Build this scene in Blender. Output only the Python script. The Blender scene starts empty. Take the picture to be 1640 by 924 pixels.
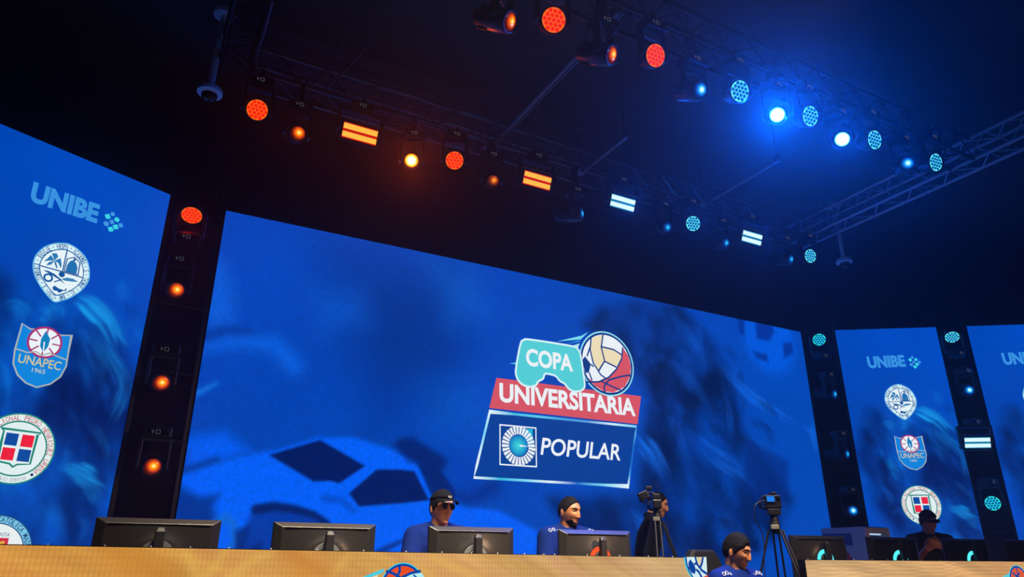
import bpy, bmesh, math, random
import numpy as np
from mathutils import Vector, Matrix, Quaternion
from mathutils.bvhtree import BVHTree

random.seed(7); np.random.seed(7)
SC = bpy.context.scene
COL = SC.collection
R = math.radians

# ------------------------------------------------------------------ camera, exposure, world, lights
EYE, STAGE, CEIL = 1.55, 0.66, 6.75
FPX, PITCH, YAW = 1136.0, R(21.3), R(28.7)
cam = bpy.data.cameras.new('camera'); cam_o = bpy.data.objects.new('camera', cam); COL.objects.link(cam_o)
cam.sensor_width = 36.0; cam.lens = FPX * 36.0 / 1640.0; cam.clip_start = 0.05
cam_o.location = (0, 0, EYE)
cam_o.rotation_mode = 'XYZ'; cam_o.rotation_euler = (math.pi/2 + PITCH, 0, -YAW)
SC.camera = cam_o
SC.view_settings.view_transform = 'Standard'; SC.view_settings.look = 'None'
SC.view_settings.exposure = 0.0; SC.view_settings.gamma = 1.0; SC.view_settings.use_curve_mapping = False

HAZE_DENSITY, HAZE_G = 0.004, 0.86
world = bpy.data.worlds.new('world'); SC.world = world; world.use_nodes = True
wn = world.node_tree; wn.nodes['Background'].inputs[0].default_value = (0.0, 0.0, 0.0, 1); wn.nodes['Background'].inputs[1].default_value = 0
vs = wn.nodes.new('ShaderNodeVolumeScatter'); vs.inputs['Density'].default_value = HAZE_DENSITY; vs.inputs['Anisotropy'].default_value = HAZE_G
wn.links.new(vs.outputs[0], wn.nodes['World Output'].inputs['Volume'])

def aim_rot(direction):
    return Vector(direction).to_track_quat('-Z', 'Y')
def area_light(name, loc, direction, sx, sy, color, power):
    l = bpy.data.lights.new(name, 'AREA'); l.shape = 'RECTANGLE'; l.size = sx; l.size_y = sy; l.color = color; l.energy = power
    o = bpy.data.objects.new(name, l); COL.objects.link(o); o.location = loc
    o.rotation_mode = 'QUATERNION'; o.rotation_quaternion = aim_rot(direction); return o
def spot_light(name, loc, direction, angle, color, power, blend=0.5, radius=0.05, parent=None):
    l = bpy.data.lights.new(name, 'SPOT'); l.spot_size = R(angle); l.spot_blend = blend; l.color = color; l.energy = power; l.shadow_soft_size = radius
    o = bpy.data.objects.new(name, l); COL.objects.link(o); o.location = loc
    o.rotation_mode = 'QUATERNION'; o.rotation_quaternion = aim_rot(direction)
    if parent: o.parent = parent
    return o
# light shed by the LED screens into the hall
area_light('screen_light_main', (5.15, 7.55, 3.2), (0, -1, 0), 8.8, 4.0, (0.0, 0.16, 1.0), 40)
area_light('screen_light_left', (-0.75, 7.05, 3.1), (0.43, -0.9, 0), 1.6, 4.0, (0.0, 0.18, 1.0), 9)
area_light('screen_light_right', (11.3, 6.3, 3.1), (-0.57, -0.82, 0), 3.0, 4.0, (0.0, 0.18, 1.0), 14)
# warm house light over the audience, on the players' desks
HOUSE = Vector((6.6, -0.6, 4.3))
spot_light('house_spot', HOUSE, Vector((3.2, 4.7, 1.75)) - HOUSE, 46, (1.0, 0.60, 0.32), 680, 0.8, 0.2)
strip = area_light('house_strip', (2.6, 2.3, 6.2), (0, 0.46, -1.0), 3.6, 0.4, (1.0, 0.82, 0.56), 200); strip.data.spread = R(52)
# added blue fill from an unseen spot, brightens drop pipes and truss
FILL_POS = Vector((5.5, -1.5, 5.2)); spot_light('added_blue_fill', FILL_POS, Vector((5.6, 5.6, 6.2)) - FILL_POS, 105, (0.0, 0.26, 1.0), 170, 1.0, 0.3)

# ------------------------------------------------------------------ photo geometry: a pixel's line of sight met with a real plane of the hall
EYEV = Vector((0, 0, EYE))
def ray(px, py):
    x, v = px - 820.0, 462.0 - py
    f = FPX*math.cos(PITCH) - v*math.sin(PITCH); z = FPX*math.sin(PITCH) + v*math.cos(PITCH)
    return Vector((x*math.cos(YAW) + f*math.sin(YAW), -x*math.sin(YAW) + f*math.cos(YAW), z))
def on_plane(px, py, p, n):
    r = ray(px, py); n = Vector(n); return EYEV + r*((Vector(p) - EYEV).dot(n)/r.dot(n))
def atY(px, py, Y): return on_plane(px, py, (0, Y, 0), (0, 1, 0))
def atZ(px, py, Z): return on_plane(px, py, (0, 0, Z), (0, 0, 1))

# ------------------------------------------------------------------ materials
def lin(c):
    return tuple((x/12.92 if x <= 0.04045 else ((x+0.055)/1.055)**2.4) for x in (v/255.0 for v in c))
MATS = {}
def mat(name, rgb, rough=0.5, metal=0.0, spec=0.5, noise=0.0, scale=20.0, bump=0.0, coat=0.0):
    if name in MATS: return MATS[name]
    m = bpy.data.materials.new(name); m.use_nodes = True; nt = m.node_tree; b = nt.nodes['Principled BSDF']
    c = lin(rgb); b.inputs['Base Color'].default_value = (*c, 1); b.inputs['Roughness'].default_value = rough
    b.inputs['Metallic'].default_value = metal; b.inputs['Specular IOR Level'].default_value = spec
    if coat: b.inputs['Coat Weight'].default_value = coat
    if noise or bump:
        tc = nt.nodes.new('ShaderNodeTexCoord'); n = nt.nodes.new('ShaderNodeTexNoise'); n.inputs['Scale'].default_value = scale
        n.inputs['Detail'].default_value = 4; nt.links.new(tc.outputs['Object'], n.inputs['Vector'])
        if noise:
            mx = nt.nodes.new('ShaderNodeMix'); mx.data_type = 'RGBA'
            mx.inputs[6].default_value = (*[x*(1-noise) for x in c], 1); mx.inputs[7].default_value = (*[min(1, x*(1+noise)) for x in c], 1)
            nt.links.new(n.outputs['Fac'], mx.inputs[0]); nt.links.new(mx.outputs[2], b.inputs['Base Color'])
        if bump:
            bp = nt.nodes.new('ShaderNodeBump'); bp.inputs['Strength'].default_value = bump; bp.inputs['Distance'].default_value = 0.01
            nt.links.new(n.outputs['Fac'], bp.inputs['Height']); nt.links.new(bp.outputs[0], b.inputs['Normal'])
    MATS[name] = m; return m
def emit(name, rgb, strength=1.0, sampled=False):
    if name in MATS: return MATS[name]
    m = bpy.data.materials.new(name); m.use_nodes = True; nt = m.node_tree; nt.nodes.clear()
    e = nt.nodes.new('ShaderNodeEmission'); e.inputs[0].default_value = (*lin(rgb), 1); e.inputs[1].default_value = strength
    o = nt.nodes.new('ShaderNodeOutputMaterial'); nt.links.new(e.outputs[0], o.inputs[0])
    if not sampled: m.cycles.emission_sampling = 'NONE'
    MATS[name] = m; return m
def lens_glow(name, stops, centre=(0, 0), rad=0.07):
    """lit lens of a lamp: brightest where the bulb sits behind the glass"""
    if name in MATS: return MATS[name]
    m = bpy.data.materials.new(name); m.use_nodes = True; nt = m.node_tree; nt.nodes.clear()
    tc = nt.nodes.new('ShaderNodeTexCoord'); mp = nt.nodes.new('ShaderNodeMapping')
    mp.inputs['Location'].default_value = (-centre[0]/rad, -centre[1]/rad, 0); mp.inputs['Scale'].default_value = (1/rad, 1/rad, 0)
    g = nt.nodes.new('ShaderNodeVectorMath'); g.operation = 'LENGTH'
    cr = nt.nodes.new('ShaderNodeValToRGB'); cr.color_ramp.elements.remove(cr.color_ramp.elements[0])
    for k, (p, c, s) in enumerate(stops):
        e = cr.color_ramp.elements[0] if k == 0 else cr.color_ramp.elements.new(p)
        e.position = p; e.color = (*[x*s for x in lin(c)], 1)
    em = nt.nodes.new('ShaderNodeEmission'); gl = nt.nodes.new('ShaderNodeBsdfGlossy'); gl.inputs['Roughness'].default_value = 0.1
    gl.inputs[0].default_value = (0.04, 0.04, 0.04, 1)
    ad = nt.nodes.new('ShaderNodeAddShader'); o = nt.nodes.new('ShaderNodeOutputMaterial')
    L = nt.links.new
    L(tc.outputs['Object'], mp.inputs[0]); L(mp.outputs[0], g.inputs[0]); L(g.outputs['Value'], cr.inputs[0]); L(cr.outputs[0], em.inputs[0])
    L(em.outputs[0], ad.inputs[0]); L(gl.outputs[0], ad.inputs[1]); L(ad.outputs[0], o.inputs[0])
    m.cycles.emission_sampling = 'NONE'
    MATS[name] = m; return m
def display_mat():
    m = bpy.data.materials.new('led_display'); m.use_nodes = True; nt = m.node_tree; nt.nodes.clear()
    a = nt.nodes.new('ShaderNodeVertexColor'); a.layer_name = 'tint'
    e = nt.nodes.new('ShaderNodeEmission'); o = nt.nodes.new('ShaderNodeOutputMaterial')
    nt.links.new(a.outputs[0], e.inputs[0]); nt.links.new(e.outputs[0], o.inputs[0]); m.cycles.emission_sampling = 'NONE'
    return m
DISPLAY = display_mat()
M_CEIL = mat('ceiling_black', (52, 52, 58), 0.9, noise=0.25, scale=3)
M_WALL = mat('drape_black', (20, 20, 24), 0.95, noise=0.3, scale=6)
M_FLOOR = mat('floor_dark', (34, 34, 38), 0.6, noise=0.2)
M_STAGE = mat('stage_black', (22, 22, 26), 0.5, noise=0.2)
M_BLACK = mat('black_paint', (9, 9, 10), 0.5, spec=0.3)
M_MATTE = mat('black_matte', (4, 4, 5), 0.9, spec=0.1)
M_HOUSE = mat('lamp_housing', (10, 10, 12), 0.4, spec=0.4)
M_TRUSS_LIT = mat('truss_metal_lit', (170, 172, 178), 0.4, metal=0.35)  # right side truss: lamp light on its chords put into a paler metal
M_TRUSS_GLINT = mat('truss_metal_glint', (96, 96, 104), 0.3, metal=0.7)  # rear truss: its pale glints are put into the base colour
M_STEEL = mat('truss_metal', (40, 40, 44), 0.35, metal=0.9)
M_PIPE = mat('painted_pipe', (95, 97, 102), 0.4)
M_WHITE = mat('white_plastic', (232, 232, 236), 0.4)
M_GLASS = mat('dark_glass', (8, 8, 10), 0.08)
M_MON = mat('monitor_plastic', (30, 29, 28), 0.33, spec=0.6)
M_MONDK = mat('monitor_stand', (10, 10, 12), 0.5)
M_RINGOFF = mat('ring_unlit', (95, 96, 98), 0.4)
M_CHAIR = mat('chair_leather', (7, 8, 11), 0.6, spec=0.25)
M_CABLE = mat('cable_rubber', (16, 16, 18), 0.4)
M_CABLE_LIT = mat('cable_purple_lit', (90, 80, 95), 0.4)  # purple cast of the red and blue lamps mixed into the cable colour

# ------------------------------------------------------------------ mesh helpers
def ortho(d):
    d = Vector(d).normalized(); a = Vector((0, 0, 1)) if abs(d.z) < 0.9 else Vector((1, 0, 0))
    u = d.cross(a).normalized(); return u, d.cross(u).normalized()
class MB:
    def __init__(self, M=None): self.v, self.f, self.mi = [], [], []; self.M = M or Matrix.Identity(4); self.cur = 0
    def add(self, vs, fs):
        o = len(self.v); self.v += [tuple(self.M @ Vector(p)) for p in vs]
        self.f += [tuple(o+i for i in f) for f in fs]; self.mi += [self.cur]*len(fs); return self
    def box(self, c, s, rot=None):
        c = Vector(c); h = [x/2 for x in s]; m = rot or Matrix.Identity(3); vs = []
        for z in (-1, 1):
            for x, y in ((-1, -1), (1, -1), (1, 1), (-1, 1)): vs.append(c + m @ Vector((x*h[0], y*h[1], z*h[2])))
        return self.add(vs, [(3, 2, 1, 0), (4, 5, 6, 7), (0, 1, 5, 4), (1, 2, 6, 5), (2, 3, 7, 6), (3, 0, 4, 7)])
    def tube(self, p0, p1, r0, r1=None, n=12, caps=True):
        p0, p1 = Vector(p0), Vector(p1); r1 = r0 if r1 is None else r1; u, w = ortho(p1-p0); vs = []
        for p, r in ((p0, r0), (p1, r1)):
            for k in range(n): a = 2*math.pi*k/n; vs.append(p + u*(r*math.cos(a)) + w*(r*math.sin(a)))
        fs = [(k, (k+1) % n, n+(k+1) % n, n+k) for k in range(n)]
        if caps: fs += [tuple(range(n-1, -1, -1)), tuple(range(n, 2*n))]
        return self.add(vs, fs)
    def path(self, pts, r, n=8):
        pts = [Vector(p) for p in pts]; vs = []; fs = []
        rr = r if isinstance(r, (list, tuple)) else [r]*len(pts); u = None
        for i, p in enumerate(pts):
            d = (pts[min(i+1, len(pts)-1)] - pts[max(i-1, 0)]).normalized()
            if u is None: u, w = ortho(d)
            else: u = (u - d*u.dot(d)).normalized(); w = d.cross(u)
            for k in range(n): a = 2*math.pi*k/n; vs.append(p + u*(rr[i]*math.cos(a)) + w*(rr[i]*math.sin(a)))
        for i in range(len(pts)-1):
            for k in range(n): fs.append((i*n+k, i*n+(k+1) % n, (i+1)*n+(k+1) % n, (i+1)*n+k))
        fs += [tuple(range(n-1, -1, -1)), tuple((len(pts)-1)*n+k for k in range(n))]
        return self.add(vs, fs)
    def lathe(self, prof, o=(0, 0, 0), axis=(0, 0, 1), n=24):
        o = Vector(o); ax = Vector(axis).normalized(); u, w = ortho(ax); vs = []; fs = []
        for r, z in prof:
            for k in range(n): a = 2*math.pi*k/n; vs.append(o + ax*z + u*(max(r, 1e-5)*math.cos(a)) + w*(max(r, 1e-5)*math.sin(a)))
        m = len(prof)
        for i in range(m-1):
            for k in range(n): fs.append((i*n+k, i*n+(k+1) % n, (i+1)*n+(k+1) % n, (i+1)*n+k))
        fs += [tuple(range(n-1, -1, -1)), tuple((m-1)*n+k for k in range(n))]
        return self.add(vs, fs)
    def ball(self, c, r, n=14, m=8, s=(1, 1, 1)):
        c = Vector(c); vs = [c + Vector((0, 0, r*s[2]))]; fs = []
        for i in range(1, m):
            t = math.pi*i/m
            for k in range(n): a = 2*math.pi*k/n; vs.append(c + Vector((r*s[0]*math.sin(t)*math.cos(a), r*s[1]*math.sin(t)*math.sin(a), r*s[2]*math.cos(t))))
        vs.append(c - Vector((0, 0, r*s[2]))); L = len(vs)-1
        for k in range(n): fs.append((0, 1+k, 1+(k+1) % n)); fs.append((L, L-n+(k+1) % n, L-n+k))
        for i in range(m-2):
            for k in range(n): a = 1+i*n; fs.append((a+k, a+n+k, a+n+(k+1) % n, a+(k+1) % n))
        return self.add(vs, fs)
    def rcone(self, p0, p1, r0, r1, n=14):
        self.tube(p0, p1, r0, r1, n); self.ball(p0, r0, n, 8); return self.ball(p1, r1, n, 8)
    def loft(self, rings):
        n = len(rings[0]); vs = [p for r in rings for p in r]; fs = []
        for i in range(len(rings)-1):
            for k in range(n): fs.append((i*n+k, i*n+(k+1) % n, (i+1)*n+(k+1) % n, (i+1)*n+k))
        fs += [tuple(range(n-1, -1, -1)), tuple((len(rings)-1)*n+k for k in range(n))]
        return self.add(vs, fs)
    def prism(self, pts, d):
        n = len(pts); d = Vector(d); vs = [Vector(p) for p in pts] + [Vector(p)+d for p in pts]
        return self.add(vs, [tuple(range(n-1, -1, -1)), tuple(range(n, 2*n))] + [(k, (k+1) % n, n+(k+1) % n, n+k) for k in range(n)])
    def mesh(self, name):
        me = bpy.data.meshes.new(name); me.from_pydata(self.v, [], self.f); me.update()
        bm = bmesh.new(); bm.from_mesh(me); bmesh.ops.recalc_face_normals(bm, faces=bm.faces); bm.to_mesh(me); bm.free()
        return me
    def build(self, name, m, parent=None, smooth=False, bevel=0.0):
        me = self.mesh(name); ms = m if isinstance(m, (list, tuple)) else [m]
        for x in ms: me.materials.append(x)
        if len(ms) > 1: me.polygons.foreach_set('material_index', self.mi)
        if smooth:
            me.polygons.foreach_set('use_smooth', [True]*len(me.polygons))
            bm = bmesh.new(); bm.from_mesh(me)
            for e in bm.edges:
                if len(e.link_faces) == 2 and e.calc_face_angle(0) > R(38): e.smooth = False
            bm.to_mesh(me); bm.free()
        o = bpy.data.objects.new(name, me); COL.objects.link(o)
        if parent: o.parent = parent
        if bevel:
            b = o.modifiers.new('bevel', 'BEVEL'); b.width = bevel; b.segments = 2; b.limit_method = 'ANGLE'
        return o
def tag(o, label=None, cat=None, group=None, kind=None):
    if label: o['label'] = label
    if cat: o['category'] = cat
    if group: o['group'] = group
    if kind: o['kind'] = kind
    return o
def empty(name, loc, label=None, cat=None, group=None, rz=0.0):
    o = bpy.data.objects.new(name, None); COL.objects.link(o); o.location = loc; o.rotation_euler = (0, 0, rz); o.empty_display_size = 0.1
    return tag(o, label, cat, group)
def copy_tree(o, parent=None):
    c = o.copy(); COL.objects.link(c)
    if parent: c.parent = parent
    for ch in list(o.children): copy_tree(ch, c)
    return c
def remeshed(mb, name, m, parent, voxel, smooth=3, group_mats=None):
    me = mb.mesh(name+'_src'); t = bpy.data.objects.new('tmp', me); COL.objects.link(t)
    r = t.modifiers.new('r', 'REMESH'); r.mode = 'VOXEL'; r.voxel_size = voxel
    if smooth: s = t.modifiers.new('s', 'SMOOTH'); s.iterations = smooth; s.factor = 0.5
    dg = bpy.context.evaluated_depsgraph_get(); ev = t.evaluated_get(dg)
    out = bpy.data.meshes.new_from_object(ev, depsgraph=dg); out.name = name
    bpy.data.objects.remove(t); bpy.data.meshes.remove(me)
    out.materials.clear(); out.materials.append(m)
    out.polygons.foreach_set('use_smooth', [True]*len(out.polygons))
    o = bpy.data.objects.new(name, out); COL.objects.link(o)
    if parent: o.parent = parent
    return o

# ------------------------------------------------------------------ display art: flat coloured shapes lying on an LED wall
class Art:
    def __init__(self, origin, du, nrm, dw=(0, 0, 1)):
        self.o, self.du, self.dw, self.n = Vector(origin), Vector(du).normalized(), Vector(dw), Vector(nrm).normalized()
        self.V, self.F, self.C, self.layer = [], [], [], 3; self.shift = (0.0, 0.0)
    def uv(self, px, py):
        q = on_plane(px, py, self.o, self.n) - self.o; return (q.dot(self.du), q.dot(self.dw))
    def px(self, pts): return [self.uv(*p) for p in pts]
    def _p(self, p): return self.o + self.du*(p[0]+self.shift[0]) + self.dw*(p[1]+self.shift[1]) + self.n*(0.0005*self.layer)
    def raw(self, pts, faces, c):
        o = len(self.V); self.V += [self._p(p) for p in pts]; self.F += [tuple(o+i for i in f) for f in faces]
        self.C += ([lin(c)]*len(pts) if not isinstance(c, list) else [lin(x) for x in c])
    def poly(self, pts, c): self.raw(pts, [tuple(range(len(pts)))], c); self.layer += 1
    def fan(self, cen, pts, c):
        n = len(pts); self.raw([cen]+list(pts), [(0, 1+k, 1+(k+1) % n) for k in range(n)], c); self.layer += 1
    def circ(self, c, r, a0=0, a1=360, n=40):
        return [(c[0]+r*math.cos(R(a0+(a1-a0)*k/n)), c[1]+r*math.sin(R(a0+(a1-a0)*k/n))) for k in range(n+(0 if a1-a0 >= 360 else 1))]
    def disc(self, c, r, col): self.fan(c, self.circ(c, r), col)
    def stroke(self, pts, w, col, closed=False):
        n = len(pts); P = [Vector(p) for p in pts]; L = []
        for i in range(n):
            a = P[(i-1) % n] if (closed or i > 0) else P[i]; b = P[(i+1) % n] if (closed or i < n-1) else P[i]
            d = (b-a).normalized(); m = Vector((-d.y, d.x)); ww = w/2
            if (closed or 0 < i < n-1):
                e = (P[i]-a).normalized(); ww = w/2/max(0.5, abs(m.dot(Vector((-e.y, e.x)))))
            L += [tuple(P[i]+m*ww), tuple(P[i]-m*ww)]
        fs = [(2*i, 2*i+1, 2*((i+1) % n)+1, 2*((i+1) % n)) for i in range(n if closed else n-1)]
        self.raw(L, fs, col); self.layer += 1
    def ring(self, c, r, w, col): self.stroke(self.circ(c, r, n=48), w, col, True)
    def glyphs(self, s, bold=0.0, shear=0.0):
        cu = bpy.data.curves.new('t', 'FONT'); cu.body = s; cu.size = 1.0; cu.offset = bold; cu.shear = shear; cu.resolution_u = 4; cu.fill_mode = 'FRONT'
        t = bpy.data.objects.new('t', cu); COL.objects.link(t); dg = bpy.context.evaluated_depsgraph_get(); dg.update()
        me = bpy.data.meshes.new_from_object(t.evaluated_get(dg)); bpy.data.objects.remove(t); bpy.data.curves.remove(cu)
        vs = [(v.co.x, v.co.y) for v in me.vertices]; fs = [tuple(p.vertices) for p in me.polygons]; bpy.data.meshes.remove(me); return vs, fs
    def text(self, s, a, b, h, col, bold=0.0, shear=0.0):
        """text whose baseline runs from a to b, capitals h tall"""
        vs, fs = self.glyphs(s, bold, shear)
        if not vs: return
        x0 = min(v[0] for v in vs); x1 = max(v[0] for v in vs); y0 = min(v[1] for v in vs if True); capy = max(v[1] for v in vs)
        y0 = max(y0, -0.02-bold); A, B = Vector(a), Vector(b); d = B-A; n = Vector((-d.y, d.x)).normalized()
        self.raw([tuple(A + d*((x-x0)/(x1-x0)) + n*(h*(y-y0)/(capy-y0))) for x, y in vs], fs, col); self.layer += 1
    def text_path(self, s, pts, h, col, bold=0.01):
        P = [Vector(p) for p in pts]; seg = [(P[i+1]-P[i]).length for i in range(len(P)-1)]; tot = sum(seg)
        for k, ch in enumerate(s):
            if ch == ' ': continue
            t = tot*(k+0.5)/len(s); i = 0
            while i < len(seg)-1 and t > seg[i]: t -= seg[i]; i += 1
            d = (P[i+1]-P[i]).normalized(); c = P[i]+d*t; n = Vector((-d.y, d.x)); vs, fs = self.glyphs(ch, bold)
            if not vs: continue
            x0 = min(v[0] for v in vs); x1 = max(v[0] for v in vs); sc = h/0.73; w = min((x1-x0)*sc, tot/len(s)*0.86); fx = w/(x1-x0)
            self.raw([tuple(c + d*((x-(x0+x1)/2)*fx) + n*((y-0.36)*sc)) for x, y in vs], fs, col)
        self.layer += 1
    def build(self, name, parent):
        base = parent.matrix_world.inverted() if parent else Matrix.Identity(4)
        base = Matrix.Translation(-parent.location) if parent else base
        me = bpy.data.meshes.new(name); me.from_pydata([tuple(base @ v) for v in self.V], [], self.F)
        at = me.color_attributes.new('tint', 'FLOAT_COLOR', 'POINT')
        at.data.foreach_set('color', np.array([(*c, 1.0) for c in self.C], dtype=np.float32).ravel())
        me.materials.append(DISPLAY); o = bpy.data.objects.new(name, me); COL.objects.link(o); o.parent = parent
        self.V, self.F, self.C = [], [], []
        return o
def vnoise(U, W, scale, seed=0, octv=4):
    rng = np.random.RandomState(seed); T = rng.rand(64, 64); out = np.zeros_like(U); amp, tot = 1.0, 0.0
    for o in range(octv):
        x = U*scale*(2**o); y = W*scale*(2**o); xi = np.floor(x).astype(int); yi = np.floor(y).astype(int)
        fx = x-xi; fy = y-yi; fx = fx*fx*(3-2*fx); fy = fy*fy*(3-2*fy)
        g = lambda a, b: T[(a) % 64, (b) % 64]
        out += amp*((g(xi, yi)*(1-fx)+g(xi+1, yi)*fx)*(1-fy)+(g(xi, yi+1)*(1-fx)+g(xi+1, yi+1)*fx)*fy); tot += amp; amp *= 0.5
    return out/tot
def seg_dist(U, W, a, b):
    ax, ay = a; bx, by = b; dx, dy = bx-ax, by-ay; L = dx*dx+dy*dy+1e-12
    t = np.clip(((U-ax)*dx+(W-ay)*dy)/L, 0, 1); return np.hypot(U-ax-t*dx, W-ay-t*dy), t
def soft_poly(U, W, pts, blur):
    d = np.full(U.shape, 1e9); ins = np.zeros(U.shape, bool); n = len(pts)
    for i in range(n):
        a, b = pts[i], pts[(i+1) % n]; d = np.minimum(d, seg_dist(U, W, a, b)[0])
        c = ((a[1] > W) != (b[1] > W)); 
        with np.errstate(divide='ignore', invalid='ignore'):
            xi = (b[0]-a[0])*(W-a[1])/((b[1]-a[1]) if b[1] != a[1] else 1e-9)+a[0]
        ins ^= (c & (U < xi))
    s = np.where(ins, d, -d); t = np.clip(s/(2*blur)+0.5, 0, 1); return t*t*(3-2*t)
def soft_ribbon(U, W, pts, w0, w1, blur):
    out = np.zeros(U.shape); n = len(pts)-1
    for i in range(n):
        d, t = seg_dist(U, W, pts[i], pts[i+1]); w = w0+(w1-w0)*((i+t)/n)
        x = np.clip((w-d)/(2*blur)+0.5, 0, 1); out = np.maximum(out, x*x*(3-2*x))
    return out
def tuft(U, W, pts, w, blur, n, spread, rng):
    """bundle of tapering strands that follow one path"""
    out = np.zeros(U.shape); P0 = np.array(pts, float); m = 9; t = np.linspace(0, 1, len(P0)); tt = np.linspace(0, 1, m)
    base = np.stack([np.interp(tt, t, P0[:, 0]), np.interp(tt, t, P0[:, 1])], 1); d = np.gradient(base, axis=0); nn = np.stack([-d[:, 1], d[:, 0]], 1); nn /= np.linalg.norm(nn, axis=1)[:, None]+1e-9
    for k in range(n):
        o = rng.uniform(-1, 1)*spread; c = rng.uniform(-1, 1)*spread*0.8; a0, a1 = rng.uniform(0, 0.35), rng.uniform(0.65, 1.0)
        q = base+nn*(o*(0.5+0.5*tt)+c*np.sin(tt*math.pi))[:, None]; q = np.stack([np.interp(np.linspace(a0, a1, m), tt, q[:, 0]), np.interp(np.linspace(a0, a1, m), tt, q[:, 1])], 1); br_ = rng.uniform(0.45, 1.0)
        lo, hi = q.min(0)-w-2*blur, q.max(0)+w+2*blur; sel = (U >= lo[0]) & (U <= hi[0]) & (W >= lo[1]) & (W <= hi[1])
        if not sel.any(): continue
        u_, w_ = U[sel], W[sel]; acc = np.zeros(u_.shape)
        for i in range(m-1):
            dd, ts = seg_dist(u_, w_, q[i], q[i+1]); ww = w*np.sin(math.pi*np.clip((i+ts)/(m-1), 0.02, 0.98))**0.7
            x = np.clip((ww-dd)/(2*blur)+0.5, 0, 1)*np.clip(ww/blur, 0, 1); acc = np.maximum(acc, x*x*(3-2*x))
        out[sel] = np.maximum(out[sel], acc*br_)
    return out
def curve_closed(pts, k=4):
    n = len(pts); out = []
    for i in range(n):
        a, b, c, d = (np.array(pts[(i+j) % n], float) for j in (-1, 0, 1, 2))
        for t in np.arange(k)/k: out.append(tuple(0.5*((2*b)+(c-a)*t+(2*a-5*b+4*c-d)*t*t+(3*b-a-3*c+d)*t**3)))
    return out
def blend(Cc, a, col, alpha=1.0):
    a = (a*alpha)[..., None]; return Cc*(1-a)+np.array(col, float)*a
def grid_image(art, u0, u1, w0, w1, nu, nw, paint):
    us = np.linspace(u0, u1, nu); ws = np.linspace(w0, w1, nw); U, W = np.meshgrid(us, ws); Cc = np.clip(paint(U, W), 0, 255)/255.0
    L = np.where(Cc <= 0.04045, Cc/12.92, ((Cc+0.055)/1.055)**2.4).reshape(-1, 3)
    old = art.layer; art.layer = 1; o = len(art.V)
    P = (np.array(art.o)[None]+U.reshape(-1, 1)*np.array(art.du)+W.reshape(-1, 1)*np.array(art.dw)+np.array(art.n)*0.0005)
    art.V += [Vector(p) for p in P]; art.C += [tuple(c) for c in L]
    art.F += [(o+j*nu+i, o+j*nu+i+1, o+(j+1)*nu+i+1, o+(j+1)*nu+i) for j in range(nw-1) for i in range(nu-1)]
    art.layer = old

# ================================================================== SETTING
def struct(name, mb, m, **k): return tag(mb.build(name, m, **k), kind='structure')
X0, X1, Y0, Y1 = -4.2, 15.2, -3.5, 8.9
struct('floor', MB().box(((X0+X1)/2, (Y0+Y1)/2, -0.05), (X1-X0, Y1-Y0, 0.1)), M_FLOOR)
struct('ceiling', MB().box(((X0+X1)/2, (Y0+Y1)/2, CEIL+0.05), (X1-X0, Y1-Y0, 0.1)), M_CEIL)
struct('wall_back', MB().box(((X0+X1)/2, Y1+0.05, CEIL/2), (X1-X0, 0.1, CEIL)), M_WALL)
struct('wall_left', MB().box((X0-0.05, (Y0+Y1)/2, CEIL/2), (0.1, Y1-Y0, CEIL)), M_WALL)
struct('wall_right', MB().box((X1+0.05, (Y0+Y1)/2, CEIL/2), (0.1, Y1-Y0, CEIL)), M_WALL)
struct('wall_front', MB().box(((X0+X1)/2, Y0-0.05, CEIL/2), (X1-X0, 0.1, CEIL)), M_WALL)
struct('stage', MB().prism([(-3.6, 3.45, 0), (14.4, 3.45, 0), (14.4, 8.7, 0), (-3.6, 8.7, 0)], (0, 0, STAGE)), M_STAGE)
# black valance hanging above the screens
struct('trim_1', MB().box((5.15, 8.1, 5.95), (9.6, 0.12, 1.5)), M_WALL)

# ================================================================== LED SCREENS
PTOP, PBOT = 5.2, 1.0
def screen_body(root, a, b, nrm, depth=0.09):
    """cabinet behind the picture, with its modules' seams and feet"""
    a, b, n = Vector(a), Vector(b), Vector(nrm); off = root.location; d = (b-a).normalized()
    pts = [a-off, b-off, b-off-n*depth, a-off-n*depth]
    pts = [Vector((p.x, p.y, PBOT-off.z)) for p in pts]
    MB().prism(pts, (0, 0, PTOP-PBOT)).build('cabinet', M_MATTE, root)
    m = MB(); L = (b-a).length; k = max(2, int(L/1.2)+1)
    for i in range(k):
        p = a + d*(0.2+(L-0.4)*i/(k-1)) - n*(depth+0.14) - off
        m.box((p.x, p.y, (STAGE+PBOT+2.4)/2-off.z), (0.06, 0.06, PBOT+2.4-STAGE))
        q = p + n*0.12; m.box((q.x, q.y, (STAGE+PBOT)/2-off.z), (0.08, 0.08, PBOT-STAGE))
    m.build('support_frame', M_STEEL, root)

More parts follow.
